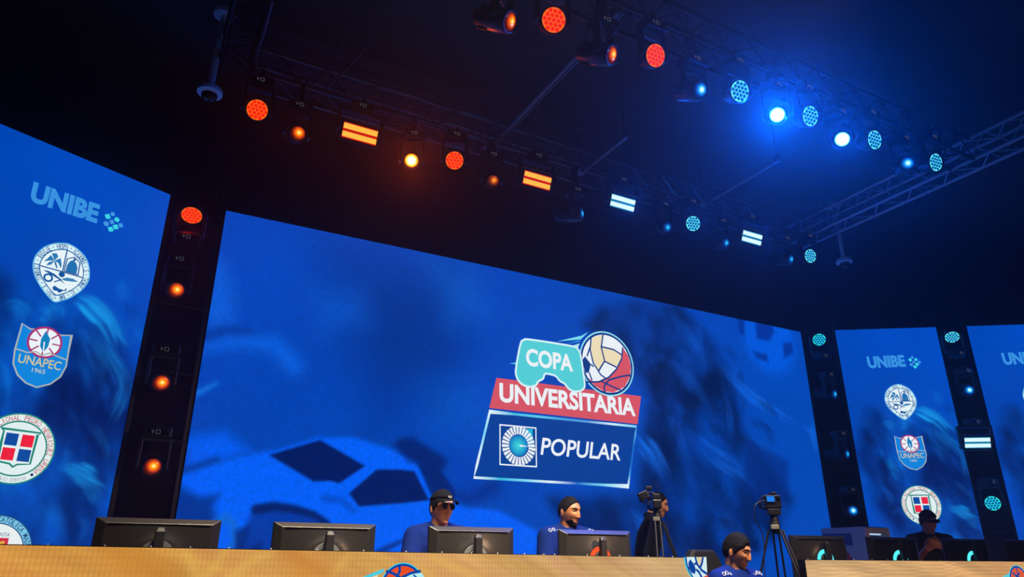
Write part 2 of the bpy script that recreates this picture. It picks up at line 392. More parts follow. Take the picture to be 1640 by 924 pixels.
# ---- main screen
MX0, MX1, MY = 0.587, 9.718, 7.65
main = empty('led_screen', ((MX0+MX1)/2, MY+0.05, STAGE), 'huge blue LED screen with the cup logo, centre of the stage', 'screen')
screen_body(main, (MX0, MY, 0), (MX1, MY, 0), (0, -1, 0))
art = Art((0, MY, 0), (1, 0, 0), (0, -1, 0))
P = art.px
def paint_main(U, W):
    t = (U-MX0)/(MX1-MX0); h = (W-PBOT)/(PTOP-PBOT)
    C = np.stack([np.zeros_like(U), 68+4*t-2*h, 182-2*t], -1)
    n1 = vnoise(U, W*1.6, 0.55, 3); C *= (0.93+0.14*n1)[..., None]
    # soft out-of-focus cloud shapes
    for pts, col, bl, al in [
        ([(520, 380), (600, 390), (660, 430), (640, 560), (560, 560), (500, 480)], (0, 52, 146), 0.5, 0.6),
        ([(600, 470), (720, 440), (750, 560), (700, 640), (600, 620), (570, 540)], (0, 46, 132), 0.45, 0.7),
        ([(690, 420), (760, 440), (780, 500), (720, 520)], (10, 98, 205), 0.35, 0.5),
        ([(500, 470), (580, 470), (590, 520), (520, 530)], (8, 96, 215), 0.3, 0.5),
        ([(680, 610), (760, 620), (790, 680), (700, 690)], (4, 88, 190), 0.35, 0.45),
        ([(585, 600), (650, 590), (650, 680), (590, 700)], (0, 50, 145), 0.3, 0.5)]:
        C = blend(C, soft_poly(U, W, P(pts), bl), col, al)
    for pts, w0, w1, bl, col, al in [
        ([(345, 430), (352, 470), (348, 500)], 0.10, 0.16, 0.16, (10, 96, 220), 0.8),
        ([(330, 555), (390, 547), (440, 552), (470, 585)], 0.06, 0.10, 0.12, (8, 96, 222), 0.85),
        ([(325, 540), (360, 528), (400, 530)], 0.04, 0.03, 0.06, (0, 52, 150), 0.8),
        ([(315, 630), (345, 615)], 0.03, 0.02, 0.04, (20, 120, 225), 0.8)]:
        C = blend(C, soft_ribbon(U, W, P(pts), w0, w1, bl), col, al)
    # sports car, lower left
    C = blend(C, soft_poly(U, W, P([(296, 700), (360, 690), (400, 722), (300, 760)]), 0.10), (0, 92, 240), 0.9)
    C = blend(C, soft_poly(U, W, P([(280, 762), (350, 740), (420, 724), (448, 719), (508, 701), (565, 700), (629, 720), (667, 739), (690, 770), (704, 803), (800, 818), (860, 850), (860, 960), (270, 960)]), 0.045), (0, 94, 244))
    C = blend(C, soft_poly(U, W, P([(286, 752), (346, 732), (352, 738), (300, 756)]), 0.05), (0, 44, 130), 0.8)
    C = blend(C, soft_poly(U, W, P([(400, 826), (430, 812), (480, 815), (520, 836), (560, 880), (560, 930), (400, 930), (380, 880)]), 0.05), (0, 50, 150), 0.85)
    C = blend(C, soft_poly(U, W, P([(282, 776), (320, 796), (350, 792), (340, 812), (350, 840), (300, 900), (270, 900)]), 0.06), (0, 44, 132), 0.85)
    C = blend(C, soft_ribbon(U, W, P([(346, 836), (362, 828), (374, 842), (376, 866), (362, 890)]), 0.04, 0.03, 0.04), (16, 104, 205), 0.8)
    C = blend(C, soft_poly(U, W, P([(376, 850), (400, 842), (392, 880), (420, 866), (410, 930), (376, 930)]), 0.04), (0, 38, 118), 0.85)
    C = blend(C, soft_ribbon(U, W, P([(411, 816), (438, 811), (470, 815), (502, 824), (524, 838)]), 0.05, 0.03, 0.03), (0, 28, 98), 0.95)
    C = blend(C, soft_ribbon(U, W, P([(520, 798), (548, 802), (566, 818)]), 0.03, 0.02, 0.05), (0, 66, 190), 0.8)
    C = blend(C, soft_poly(U, W, P([(431.6, 729), (447, 724), (513, 704.6), (584.4, 746), (543, 774), (528, 770), (502, 771)]), 0.02), (0, 24, 92))
    C = blend(C, soft_poly(U, W, P([(559, 790), (603.4, 752), (640, 752), (663.6, 754.7), (687.4, 801), (640, 806), (575, 811)]), 0.02), (0, 26, 96))
    C = blend(C, soft_poly(U, W, P([(641, 702), (660, 700), (717, 736), (712, 750), (702, 752), (654, 738), (630, 712)]), 0.06), (0, 30, 105), 0.9)
    C = blend(C, soft_poly(U, W, P([(668, 742), (700, 745), (726, 780), (730, 795), (724, 809), (695, 803)]), 0.03), (0, 30, 106), 0.92)
    C = blend(C, soft_poly(U, W, P([(720, 720), (760, 740), (780, 800), (740, 800), (720, 765)]), 0.12), (0, 62, 180), 0.6)
    C = blend(C, soft_ribbon(U, W, P([(725, 790), (752, 800), (790, 780)]), 0.04, 0.09, 0.10), (0, 40, 130), 0.7)
    C = blend(C, soft_ribbon(U, W, P([(605, 885), (640, 868), (690, 850)]), 0.03, 0.01, 0.03), (0, 36, 120), 0.8)
    # heap of dark folds with paler streaks across it
    mass = soft_poly(U, W, P([(935, 520), (960, 492), (1020, 480), (1085, 486), (1140, 540), (1176, 610), (1190, 690), (1236, 748), (1272, 800), (1240, 860), (1150, 930), (960, 930), (880, 800), (1020, 790), (1040, 640), (990, 560)]), 0.14)
    tex = vnoise(U*1.2+W*0.5, W*0.8-U*0.5, 1.8, 11, 6); tex = np.clip((tex-0.5)*1.7+0.42, 0, 1)
    C = C*(1-mass[..., None]*0.9) + mass[..., None]*0.9*np.stack([np.zeros_like(U), 20+44*tex, 68+102*tex], -1)
    rb = [([(1062, 492), (1092, 520), (1120, 566), (1150, 600)], .07, .03), ([(1128, 556), (1160, 600), (1200, 636), (1250, 668), (1290, 700)], .10, .06),
          ([(1040, 560), (1090, 590), (1128, 640), (1150, 700)], .05, .02), ([(1100, 690), (1140, 730), (1190, 760), (1226, 800)], .09, .04),
          ([(1150, 600), (1168, 650), (1172, 700), (1180, 740)], .04, .02), ([(1060, 650), (1084, 690), (1100, 740)], .05, .02),
          ([(1010, 690), (1040, 720), (1070, 780)], .12, .06), ([(1180, 690), (1216, 710), (1256, 760)], .012, .008), ([(1000, 800), (1040, 850), (1060, 900)], .10, .05),
          ([(1280, 676), (1304, 690), (1310, 740)], .10, .06), ([(1110, 780), (1170, 840), (1210, 880)], .05, .03)]
    rng = np.random.RandomState(12)
    for pts, w0, w1 in rb:
        q = P(pts); wd = max(w0, w1)
        C = blend(C, tuft(U, W, q, wd*0.9, 0.10, 2, wd*0.8, rng), (6, 78, 190), 0.55)
        C = blend(C, tuft(U, W, q, max(0.02, wd*0.28), 0.035, 10, wd*1.25, rng), (20, 112, 232), 0.85)
    for k in range(110):
        x = rng.uniform(990, 1230); y = rng.uniform(500, 880); a_ = rng.uniform(0.5, 1.35); L_ = rng.uniform(24, 70)
        if not 0.62*(y-480)-40 < (x-940) < 0.62*(y-480)+185: continue
        q = P([(x, y), (x+L_*0.5*math.cos(a_)+rng.uniform(-5, 5), y+L_*0.5*math.sin(a_)), (x+L_*math.cos(a_+0.25), y+L_*math.sin(a_+0.25))])
        C = blend(C, tuft(U, W, q, rng.uniform(.015, .05), 0.04, 3, 0.07, rng), (4, 70, 176) if k % 3 else (0, 24, 80), 0.5)
    C = blend(C, soft_poly(U, W, P([(1196, 700), (1262, 740), (1262, 790), (1230, 830), (1190, 780)]), 0.08), (0, 42, 128), 0.7)
    # football, upper right
    c = P([(1230, 540)])[0]; d = np.hypot(U-c[0], W-c[1]); C = blend(C, np.clip((0.60-d)/0.2+0.5, 0, 1), (0, 92, 226), 0.75)
    for q in [[(1210, 516), (1230, 512), (1240, 530), (1232, 546), (1212, 542)], [(1180, 508), (1192, 512), (1192, 540), (1184, 532)], [(1254, 550), (1268, 548), (1270, 566), (1256, 574)], [(1206, 562), (1228, 568), (1230, 580), (1212, 574)]]:
        C = blend(C, soft_poly(U, W, P(q), 0.05), (0, 40, 136), 0.8)
    C = C*(1+0.03*np.random.RandomState(5).randn(*U.shape))[..., None]
    return C
grid_image(art, MX0, MX1, PBOT, PTOP, 520, 240, paint_main)
art.build('display_picture', main)
WHT, NAVY, CYAN, RED, CREAM = (236, 242, 246), (6, 56, 132), (84, 206, 214), (214, 84, 96), (236, 222, 180)
Z8 = lambda pts: art.px([(x/3.1875+740, y/3.1875+510) for x, y in pts])
# cup logo
art.layer = 6
art.poly(Z8([(137, 472), (893, 552), (850, 862), (55, 815)]), (2, 62, 152))
def glint_frame(cor, w, cols):
    P_ = []; K = []
    for i in range(4):
        a, b = np.array(cor[i], float), np.array(cor[(i+1) % 4], float)
        for k in range(6): P_.append(tuple(a+(b-a)*k/6)); c = cols[i]; x = k/6*(len(c)-1); j = int(x); K.append(tuple(np.array(c[j])+(np.array(c[min(j+1, len(c)-1)])-np.array(c[j]))*(x-j)))
    q = Z8(P_); n = len(q); cen = np.mean(q, axis=0); inn = []
    art.stroke(q, w, [x for c in K for x in (c, c)], True)
WH_, LB, DB, CY_ = (226, 244, 250), (120, 214, 244), (20, 104, 196), (40, 180, 220)
glint_frame([(141, 476), (889, 552), (847, 857), (60, 812)], 0.03, [[WH_, CY_, LB, DB, WH_, LB], [LB, DB, DB, LB], [WH_, LB, DB, WH_, LB, CY_, WH_], [WH_, WH_, LB, WH_]])
art.poly(Z8([(175, 303), (913, 397), (895, 540), (138, 457)]), RED)
art.text('UNIVERSITARIA', *Z8([(190, 427), (886, 501)]), 0.245, WHT, bold=0.035)
art.build('cup_banner', main)
art.layer = 16
# bank square with sun burst
art.poly(Z8([(192, 543), (375, 560), (378, 757), (192, 745)]), (4, 66, 150))
gl = Z8([(290, 560), (358, 566), (360, 660), (300, 650)]); art.raw(gl, [(0, 1, 2, 3)], [(10, 110, 190), (30, 200, 226), (20, 140, 205), (6, 80, 168)]); art.layer += 1
art.stroke(Z8([(192, 543), (375, 560), (378, 757), (192, 745)]), 0.016, WHT, True)
cb = Z8([(286, 650)])[0]; art.fan(cb, art.circ(cb, 0.125), [(60, 220, 220)]+[(14, 120, 196)]*40)
for k in range(28):
    a = R(k*360/28+4); w0, w1 = R(3.6), R(4.6)
    q = [(cb[0]+r*math.cos(a+s), cb[1]+r*math.sin(a+s)*1.02) for r, s in ((0.135, -w0*1.25), (0.232, -w1), (0.232, w1), (0.135, w0*1.25))]
    art.poly(q, WHT)
art.poly([(cb[0]+0.01, cb[1]+0.012), (cb[0]+0.14, cb[1]-0.004), (cb[0]+0.01, cb[1]-0.012)], WHT)
art.text('POPULAR', *Z8([(395, 697), (803, 728)]), 0.215, WHT, bold=0.016, shear=0.18)
art.build('sponsor_mark', main)
# ball of three sports
art.layer = 60
bc = Z8([(733, 232)])[0]; br = 0.455
for pts, c in [([(478, 120), (606, 90), (640, 70), (600, 110)], (120, 216, 236)), ([(520, 134), (600, 112), (592, 122)], (40, 150, 220)), ([(545, 146), (594, 130), (586, 152)], (170, 232, 240)), ([(236, 232), (300, 222), (280, 240)], (80, 190, 220))]: art.poly(Z8(pts), c); art.build('motion_streak', main)
art.disc(bc, br, (150, 226, 240)); art.disc(bc, br*0.955, NAVY); art.disc(bc, br*0.89, WHT)
def inball(pts, col, c=None, r=None):
    c = c or bc; r = r or br*0.89; out = []
    for p in pts:
        d = Vector(p)-Vector(c); out.append(tuple(Vector(c)+d*(r/d.length)) if d.length > r else p)
    art.poly(out, col)
inball(Z8([(812, 150), (850, 190), (880, 250), (870, 310), (830, 360), (770, 400), (710, 410), (650, 380), (610, 330), (650, 335), (700, 325), (750, 298), (790, 250), (808, 205)]), RED)
inball(Z8([(652, 80), (714, 60), (704, 120), (706, 175), (720, 216), (690, 268), (662, 220), (648, 150)]), CREAM)
inball(Z8([(706, 148), (760, 160), (812, 192), (800, 225), (778, 252), (720, 222), (708, 185)]), CREAM)
inball(Z8([(590, 212), (620, 196), (650, 236), (640, 278), (606, 290), (580, 250)]), NAVY)
for pts in [[(652, 100), (646, 160), (662, 230), (700, 290), (730, 312)], [(712, 84), (703, 150), (720, 220), (690, 270)], [(705, 148), (765, 162), (812, 192)], [(720, 222), (780, 252)], [(812, 150), (806, 210), (780, 262), (740, 304), (690, 326), (620, 328)], [(630, 196), (645, 150)], [(650, 238), (664, 250)], [(640, 278), (655, 318)], [(605, 290), (622, 318)],
            [(722, 385), (716, 350), (740, 318), (800, 300), (850, 292)], [(700, 322), (760, 352), (800, 368)]]:
    art.stroke(Z8(pts), 0.022, NAVY)
art.build('ball_logo', main)
art.layer = 110
pad = [(290, 128), (304, 116), (325, 112), (440, 128), (556, 148), (578, 160), (592, 188), (604, 260), (614, 340), (608, 362), (592, 374), (562, 377), (534, 364), (512, 338), (486, 322), (468, 300), (440, 290), (412, 288), (402, 312), (378, 326), (364, 346), (336, 353), (306, 346), (280, 326), (264, 290), (266, 250), (276, 190)]
pad = curve_closed(pad); art.poly(Z8(pad), CYAN); art.stroke(Z8(pad), 0.026, (214, 244, 246), True)
art.text('COPA', *Z8([(316, 246), (556, 278)]), 0.235, WHT, bold=0.035)
art.build('gamepad_logo', main)

# ---- wing screens: the same tall picture on the left wing and twice on the right wing
LA = atZ(273, 312, PTOP); LB = atZ(0, 198, PTOP); ld = (LB-LA).normalized()      # left wing runs from LA outwards
LU = -ld; LN = Vector((LU.y, -LU.x, 0))                                          # reading direction, audience side
PW = 1.66
LO = LA + ld*PW; LO.z = 0
RA = atZ(1337, 528.8, PTOP); RB = atZ(1640, 519.6, PTOP); RU = (RB-RA).normalized(); RU.z = 0; RU.normalize(); RN = Vector((RU.y, -RU.x, 0)); RA.z = 0
wing_left_art = Art(LO, LU, LN)
WP = wing_left_art.px
def paint_wing(U, W):
    C = np.stack([np.zeros_like(U), 72+0*U, 188+0*U], -1)
    n1 = vnoise(U, W, 0.8, 21); C *= (0.90+0.2*n1)[..., None]
    mass = soft_poly(U, W, WP([(-60, 470), (0, 440), (60, 470), (130, 470), (170, 500), (200, 570), (232, 640), (215, 720), (190, 800), (120, 900), (-100, 900), (-150, 600)]), 0.16)
    tex = vnoise(U*1.3+0.6*W, W*0.7-0.4*U, 2.6, 8, 6); tex = np.clip((tex-0.5)*1.8+0.42, 0, 1)
    C = C*(1-0.85*mass[..., None])+0.85*mass[..., None]*np.stack([np.zeros_like(U), 14+72*tex, 70+130*tex], -1)
    rb = [([(110, 470), (140, 486), (175, 520), (205, 570)], .10, .03, .8), ([(120, 500), (160, 540), (196, 600), (204, 650)], .05, .02, .7), ([(180, 480), (196, 468), (200, 440)], .02, .05, .4),
          ([(186, 560), (206, 610), (190, 660), (176, 690)], .05, .02, .6), ([(90, 740), (120, 752), (150, 770), (182, 790)], .07, .05, .8), ([(130, 760), (150, 790), (166, 815)], .04, .01, .7),
          ([(110, 660), (150, 680), (172, 720), (170, 760)], .02, .02, .45), ([(0, 500), (20, 490), (40, 500), (30, 530)], .06, .03, .45), ([(60, 490), (80, 500), (90, 520)], .06, .02, .6), ([(120, 520), (150, 590), (160, 640)], .06, .03, .3),
          ([(-20, 560), (0, 600), (10, 660)], .08, .04, .35), ([(-60, 800), (0, 770), (50, 800)], .05, .03, .3), ([(60, 800), (90, 820), (120, 860)], .05, .02, .35)]
    rng = np.random.RandomState(4)
    for pts, w0, w1, al in rb:
        q = WP(pts); wd = max(w0, w1)
        C = blend(C, tuft(U, W, q, wd*0.8, 0.05, 2, wd*0.7, rng), (10, 110, 208), al*0.55)
        C = blend(C, tuft(U, W, q, max(0.012, wd*0.25), 0.02, 10, wd*1.2, rng), (26, 160, 232), min(1.0, al*1.15))
    for k in range(60):
        u = rng.uniform(0.1, PW-0.1); w = rng.uniform(PBOT+0.1, 4.0); a_ = rng.uniform(-1.5, -0.5); L_ = rng.uniform(0.15, 0.4)
        q = [(u, w), (u+L_*0.5*math.cos(a_), w+L_*0.5*math.sin(a_)), (u+L_*math.cos(a_-0.4), w+L_*math.sin(a_-0.4))]
        C = blend(C, tuft(U, W, q, rng.uniform(.01, .03), 0.022, 3, 0.05, rng), (10, 104, 204) if k % 3 else (0, 34, 110), 0.4)
    return C
def wing_art(a, root, full=True):
    a.layer = 6; U = (64, 150, 222); T = (60, 214, 226)
    # university name with its cluster of dots
    z1 = lambda pts: WP([(x/2.7175, 180+y/2.7175) for x, y in pts])
    a.text('UNIBE', *z1([(126, 387), (420, 485)]), 0.20, (56, 146, 224), bold=0.05)
    def sq(c, s, col, rot=20):
        a.poly([(c[0]+s*math.cos(R(rot+45+90*k)), c[1]+s*math.sin(R(rot+45+90*k))) for k in range(4)], col)
    for p, s, col, rnd in [((468, 453), .034, T, 0), ((490, 443), .028, U, 0), ((508, 467), .032, T, 1), ((486, 477), .03, U, 0), ((461, 485), .034, U, 1), ((502, 499), .034, T, 0), ((524, 492), .03, U, 0), ((480, 509), .034, T, 0)]:
        c = z1([p])[0]
        if rnd: a.disc(c, s*0.75, col)
        else: sq(c, s*0.95, col, 30)
    a.build('university_name', root)
    # pointed oval seal
    a.layer = 8; z3 = lambda pts: WP([(x/7.7+20, y/7.7+380) for x, y in pts])
    SEAL, INK = (214, 240, 246), (14, 84, 156)
    out = z3(curve_closed([(520, 76), (600, 72), (690, 82), (800, 145), (900, 250), (942, 370), (945, 500), (905, 590), (830, 670), (700, 750), (610, 780), (520, 800), (440, 735), (340, 605), (270, 470), (250, 340), (280, 235), (350, 150), (430, 102)]))
    cen = z3([(600, 430)])[0]; sc = lambda k: [(cen[0]+(p[0]-cen[0])*k, cen[1]+(p[1]-cen[1])*k) for p in out]
    a.fan(cen, sc(1.0), SEAL); a.stroke(sc(0.985), 0.012, (130, 205, 236), True); a.fan(cen, sc(0.80), (150, 214, 240)); a.fan(cen, sc(0.785), INK); a.fan(cen, sc(0.755), (232, 246, 248))
    tp = sc(0.885); order = tp[45:] + tp[:46]
    a.text_path('CONV· S · DOMINICI · INSVLAE · HISPN · ACADEMIA · S · THOMAE · AQ · IMP ·', order, 0.052, INK, 0.012)
    a.stroke(z3([(340, 352), (600, 424), (862, 500)]), 0.011, INK); a.stroke(z3([(672, 150), (612, 428)]), 0.011, INK)
    for q in [[(515, 290), (470, 220), (430, 260), (380, 300), (440, 290)], [(515, 290), (480, 200), (540, 200), (560, 240)], [(515, 290), (590, 260), (600, 340), (590, 390), (560, 320)], [(515, 290), (440, 310), (410, 350), (470, 340)], [(505, 300), (530, 300), (550, 380), (535, 388)]]: a.poly(z3(q), (40, 120, 180))
    a.poly(z3([(648, 420), (668, 345), (700, 300), (735, 285), (780, 320), (796, 380), (780, 455)]), (34, 112, 176))
    a.stroke(z3([(632, 420), (670, 268), (760, 250), (826, 322), (800, 468), (632, 420)]), 0.010, INK)
    a.poly(z3([(745, 262), (775, 270), (770, 300), (745, 298)]), INK)
    a.poly(z3([(370, 408), (430, 415), (510, 455), (590, 520), (640, 585), (560, 520), (480, 470)]), INK); a.poly(z3([(590, 520), (660, 500), (740, 515), (805, 555), (720, 550), (640, 540)]), (60, 130, 184))
    a.disc(z3([(600, 462)])[0], 0.026, INK); a.ring(z3([(432, 502)])[0], 0.032, 0.016, INK)
    a.stroke(z3([(505, 555), (540, 542), (585, 530)]), 0.010, INK)
    a.poly(z3([(480, 625), (510, 600), (560, 635), (620, 655), (600, 675), (560, 690), (540, 665), (500, 660)]), INK); a.stroke(z3([(610, 660), (645, 660), (652, 635)]), 0.010, INK)
    a.build('oval_seal', root)
    # blue shield
    a.layer = 8; z2 = lambda pts: WP([(x/2.31, 500+y/2.31) for x, y in pts])
    sh = [(82, 42), (110, 62), (150, 66), (190, 68), (225, 86), (264, 86), (252, 150), (244, 200), (222, 240), (185, 266), (135, 278), (95, 262), (64, 232), (48, 190), (54, 140), (68, 90)]
    GOLD = (170, 178, 176)
    a.poly(z2(sh), (14, 132, 220)); a.stroke(z2(sh), 0.013, GOLD, True)
    oc = z2([(165, 112)])[0]; a.disc(oc, 0.135, (236, 244, 248)); a.ring(oc, 0.132, 0.018, (168, 44, 110))
    for k in range(8): a.stroke([(oc[0]+0.06*math.cos(R(45*k)), oc[1]+0.06*math.sin(R(45*k))), (oc[0]+0.13*math.cos(R(45*k)), oc[1]+0.13*math.sin(R(45*k)))], 0.012, (168, 44, 110))
    a.poly(z2([(168, 70), (184, 100), (176, 128), (158, 150), (146, 126), (150, 100)]), (20, 128, 190)); a.stroke(z2([(162, 110), (158, 150)]), 0.010, (236, 244, 248))
    a.stroke(z2([(58, 136), (100, 150), (130, 146), (154, 160), (180, 152), (215, 166), (246, 178)]), 0.012, GOLD)
    a.text('UNAPEC', *z2([(62, 186), (220, 217)]), 0.078, (206, 196, 150), bold=0.012); a.text('1965', *z2([(114, 222), (163, 230)]), 0.04, (190, 200, 190), bold=0.006)
    a.build('shield_emblem', root)
    # round seal with quartered shield
    a.layer = 8; cc = WP([(27, 718)])[0]; rr = 0.29; GRN = (24, 134, 116)
    a.disc(cc, rr, (226, 240, 240)); a.ring(cc, rr-0.006, 0.012, GRN); a.ring(cc, rr*0.76, 0.012, GRN)
    a.text_path('UNIVERSIDAD NACIONAL PEDRO HENRIQUEZ UREÑA', [(cc[0]+rr*0.87*math.cos(R(t)), cc[1]+rr*0.87*math.sin(R(t))) for t in range(228, -49, -6)], 0.046, (196, 84, 96), 0.006)
    a.text_path('REPUBLICA DOMINICANA', [(cc[0]+rr*0.87*math.cos(R(t)), cc[1]+rr*0.87*math.sin(R(t))) for t in range(242, 299, 4)], 0.03, (150, 130, 160), 0.0)
    for t in (-52, 232): a.disc((cc[0]+rr*0.87*math.cos(R(t)), cc[1]+rr*0.87*math.sin(R(t))), 0.012, (10, 40, 100))
    s = lambda pts: [(cc[0]+x*rr, cc[1]+y*rr) for x, y in pts]
    a.stroke(s([(-0.52, 0.50), (0.52, 0.50), (0.44, 0.44), (0.42, -0.40), (0.10, -0.44), (0, -0.52), (-0.10, -0.44), (-0.42, -0.40), (-0.44, 0.44)]), 0.014, GRN, True)
    for x, y, c in [(-0.20, 0.23, (10, 74, 160)), (0.21, 0.23, (236, 30, 56)), (-0.20, -0.18, (236, 30, 56)), (0.21, -0.18, (10, 74, 160))]:
        a.poly(s([(x-.16, y-.17), (x+.16, y-.17), (x+.16, y+.17), (x-.16, y+.17)]), c)
    a.build('round_seal', root)
    # lowest seal, cut by the counter
    a.layer = 8; cc2 = (cc[0], WP([(0, 823)])[0][1]-0.295)
    a.disc(cc2, 0.29, (120, 196, 226)); a.ring(cc2, 0.286, 0.010, (20, 70, 130)); a.disc(cc2, 0.225, (232, 240, 240)); a.ring(cc2, 0.225, 0.008, (20, 70, 130))
    a.text_path('PONTIFICIA UNIVERSIDAD CATOLICA MADRE Y MAESTRA', [(cc2[0]+0.257*math.cos(R(t)), cc2[1]+0.257*math.sin(R(t))) for t in range(240, -61, -6)], 0.042, (16, 56, 116), 0.01)
    b = lambda pts: [(cc2[0]+x, cc2[1]+y) for x, y in pts]
    a.poly(b([(-.10, .0), (.10, .0), (.10, .115), (-.10, .115)]), (206, 40, 66)); a.poly(b([(-.10, -.12), (.10, -.12), (.10, 0), (-.10, 0)]), (24, 60, 140))
    a.poly(b([(-.08, .07), (-.03, .09), (.0, .07), (-.03, .05)]), (210, 150, 60)); a.poly(b([(.02, .08), (.07, .095), (.08, .075), (.03, .06)]), (226, 176, 60)); a.disc(b([(.0, .04)])[0], 0.018, (236, 240, 240))
    a.text('ET NOVENTIA', b([(-.10, .125)])[0], b([(.10, .125)])[0], 0.03, (20, 70, 130), 0.0)
    a.build('crest_seal', root)
def wing_screen(A, B, U, N, shift, label, first_u):
    c = (Vector(A)+Vector(B))/2; root = empty('led_screen', (c.x, c.y, STAGE), label, 'screen', None)
    screen_body(root, A, B, N)
    a = Art(A, U, N)
    grid_image(a, 0, (Vector(B)-Vector(A)).length, PBOT, PTOP, 110, 250, paint_wing); a.build('display_picture', root)
    a.shift = shift; wing_art(a, root); return root
wing_screen(LO, LA.xy.to_3d(), LU, LN, (0, 0), 'tall blue LED screen of university emblems on the left wing, beside the amber lamps', 0)
wing_screen(RA, RA+RU*1.60, RU, RN, (-0.01, -0.055), 'narrow blue LED screen of emblems between the two dark lamp towers on the right', 0)
wing_screen(RA+RU*2.08, RA+RU*3.70, RU, RN, (-0.01, -0.055), 'outermost blue LED screen, cut by the right edge of the photo', 0)

# ================================================================== LAMP TOWERS between the screens
def tower(A, B, N, label, bars, rail_side=1):
    A, B, N = Vector(A), Vector(B), Vector(N).normalized(); c = (A+B)/2; d = (B-A).normalized(); L = (B-A).length
    rz = math.atan2(d.y, d.x); root = empty('lamp_tower', (c.x, c.y, STAGE), label, 'tower', None, rz); H = PTOP+0.25-STAGE
    MB().box((0, 0.10, H/2), (L-0.02, 0.03, H)).build('backing_panel', M_MATTE, root)
    for s in (-1, 1): MB().box((s*(L/2-0.03), 0.05, H/2), (0.035, 0.06, H)).build('side_rail', M_BLACK, root)
    for z in bars: MB().tube((-L/2+0.03, 0.0, z-STAGE), (L/2-0.03, 0.0, z-STAGE), 0.014).build('crossbar', M_BLACK, root)
    MB().box((0, 0.05, 0.02), (L-0.04, 0.3, 0.04)).build('foot_plate', M_BLACK, root)
    return root
TL_A, TL_B = Vector((LA.x+0.0, LA.y, 0)), Vector((MX0, MY, 0)); TLN = Vector(((TL_B-TL_A).y, -(TL_B-TL_A).x, 0)).normalized()
TR_A, TR_B = Vector((MX1, MY, 0)), Vector((RA.x, RA.y, 0)); TRN = Vector(((TR_B-TR_A).y, -(TR_B-TR_A).x, 0)).normalized()
TF_A, TF_B = RA+RU*1.60, RA+RU*2.08
tower(TL_A, TL_B, TLN, 'tall black tower of amber lamps beside the left edge of the main screen', (4.99, 4.02, 3.32, 2.66, 1.9))
tower(TR_A, TR_B, TRN, 'tall black tower of blue lamps beside the right edge of the main screen', (5.0, 4.5, 3.6, 2.7, 1.9))
tower(TF_A, TF_B, RN, 'black tower holding a white strobe between the two right wing screens', (5.0, 4.5, 3.55, 2.8, 2.0))

# ================================================================== TRUSS FRAME
def truss(p0, p1, label, side=0.29, bay=0.5, M_STEEL=M_STEEL):
    p0, p1 = Vector(p0), Vector(p1); mid = (p0+p1)/2; root = empty('lighting_truss', mid, label, 'truss'); d = (p1-p0).normalized(); s = d.cross(Vector((0, 0, 1))).normalized(); L = (p1-p0).length
    cs = []
    for a, b in ((-1, -1), (1, -1), (1, 1), (-1, 1)):
        o = s*(a*side/2)+Vector((0, 0, b*side/2)); cs.append(o); MB().tube(p0+o-mid, p1+o-mid, 0.024, n=10).build('chord', M_STEEL, root, smooth=True)
    m = MB(); n = int(L/bay)
    for k in range(4):
        a, b = cs[k], cs[(k+1) % 4]
        for i in range(n):
            q0 = p0+d*(L*i/n)-mid; q1 = p0+d*(L*(i+0.5)/n)-mid; q2 = p0+d*(L*(i+1)/n)-mid
            m.tube(q0+a, q1+b, 0.009, n=6, caps=False); m.tube(q1+b, q2+a, 0.009, n=6, caps=False)
    m.build('lacing', M_STEEL, root)
    for t in (0.12, 0.5, 0.88):
        q = p0+d*(L*t)-mid; MB().tube(q+Vector((0, 0, side/2)), q+Vector((0, 0, CEIL-mid.z)), 0.008, n=6).build('hanging_rod', M_STEEL, root)
    return root
TZ = 6.34
truss((0.5, 6.55, TZ), (8.6, 6.55, TZ), 'rear lighting truss in front of the main screen, amber to blue lamps below it', M_STEEL=M_TRUSS_GLINT)
truss((0.5, 4.03, TZ), (8.6, 4.03, TZ), 'front lighting truss overhead, red lamps then blue lamps below it', M_STEEL=M_BLACK)  # same truss metal coloured black so it reads as an unlit silhouette
truss((0.36, 2.2, TZ), (0.36, 6.7, TZ), 'side lighting truss running overhead at the left, beside the drop camera')
truss((8.74, 2.2, TZ), (8.74, 6.7, TZ), 'side lighting truss with bright chords at the upper right', M_STEEL=M_TRUSS_LIT)
for x, y0, y1, lab in [(3.25, 3.95, 6.6, 'long grey batten pipe between the trusses, near the red lamps'), (4.53, 5.5, 6.5, 'short blue-lit batten pipe over the rear truss, mid span'), (6.48, 5.0, 6.4, 'dim blue-lit batten pipe under the brightest blue lamp')]:
    root = empty('batten_pipe', (x, (y0+y1)/2, 6.17), lab, 'pipe'); h = (y1-y0)/2
    MB().tube((0, -h, 0), (0, h, 0), 0.024, n=12).build('tube', M_PIPE, root, smooth=True)
    if h > 1: MB().tube((0.06, -h, 0.02), (0.06, h, 0.02), 0.012, n=8).build('conduit', M_PIPE, root, smooth=True)
    for s in (-1, 1):
        MB().box((0, s*(h-0.05), 0.03), (0.07, 0.06, 0.08)).build('clamp', M_WHITE if s > 0 else M_STEEL, root, bevel=0.006)
        MB().tube((0, s*(h-0.05), 0.06), (0, s*(h-0.05), CEIL-6.17), 0.007, n=6).build('hanging_rod', M_STEEL, root)
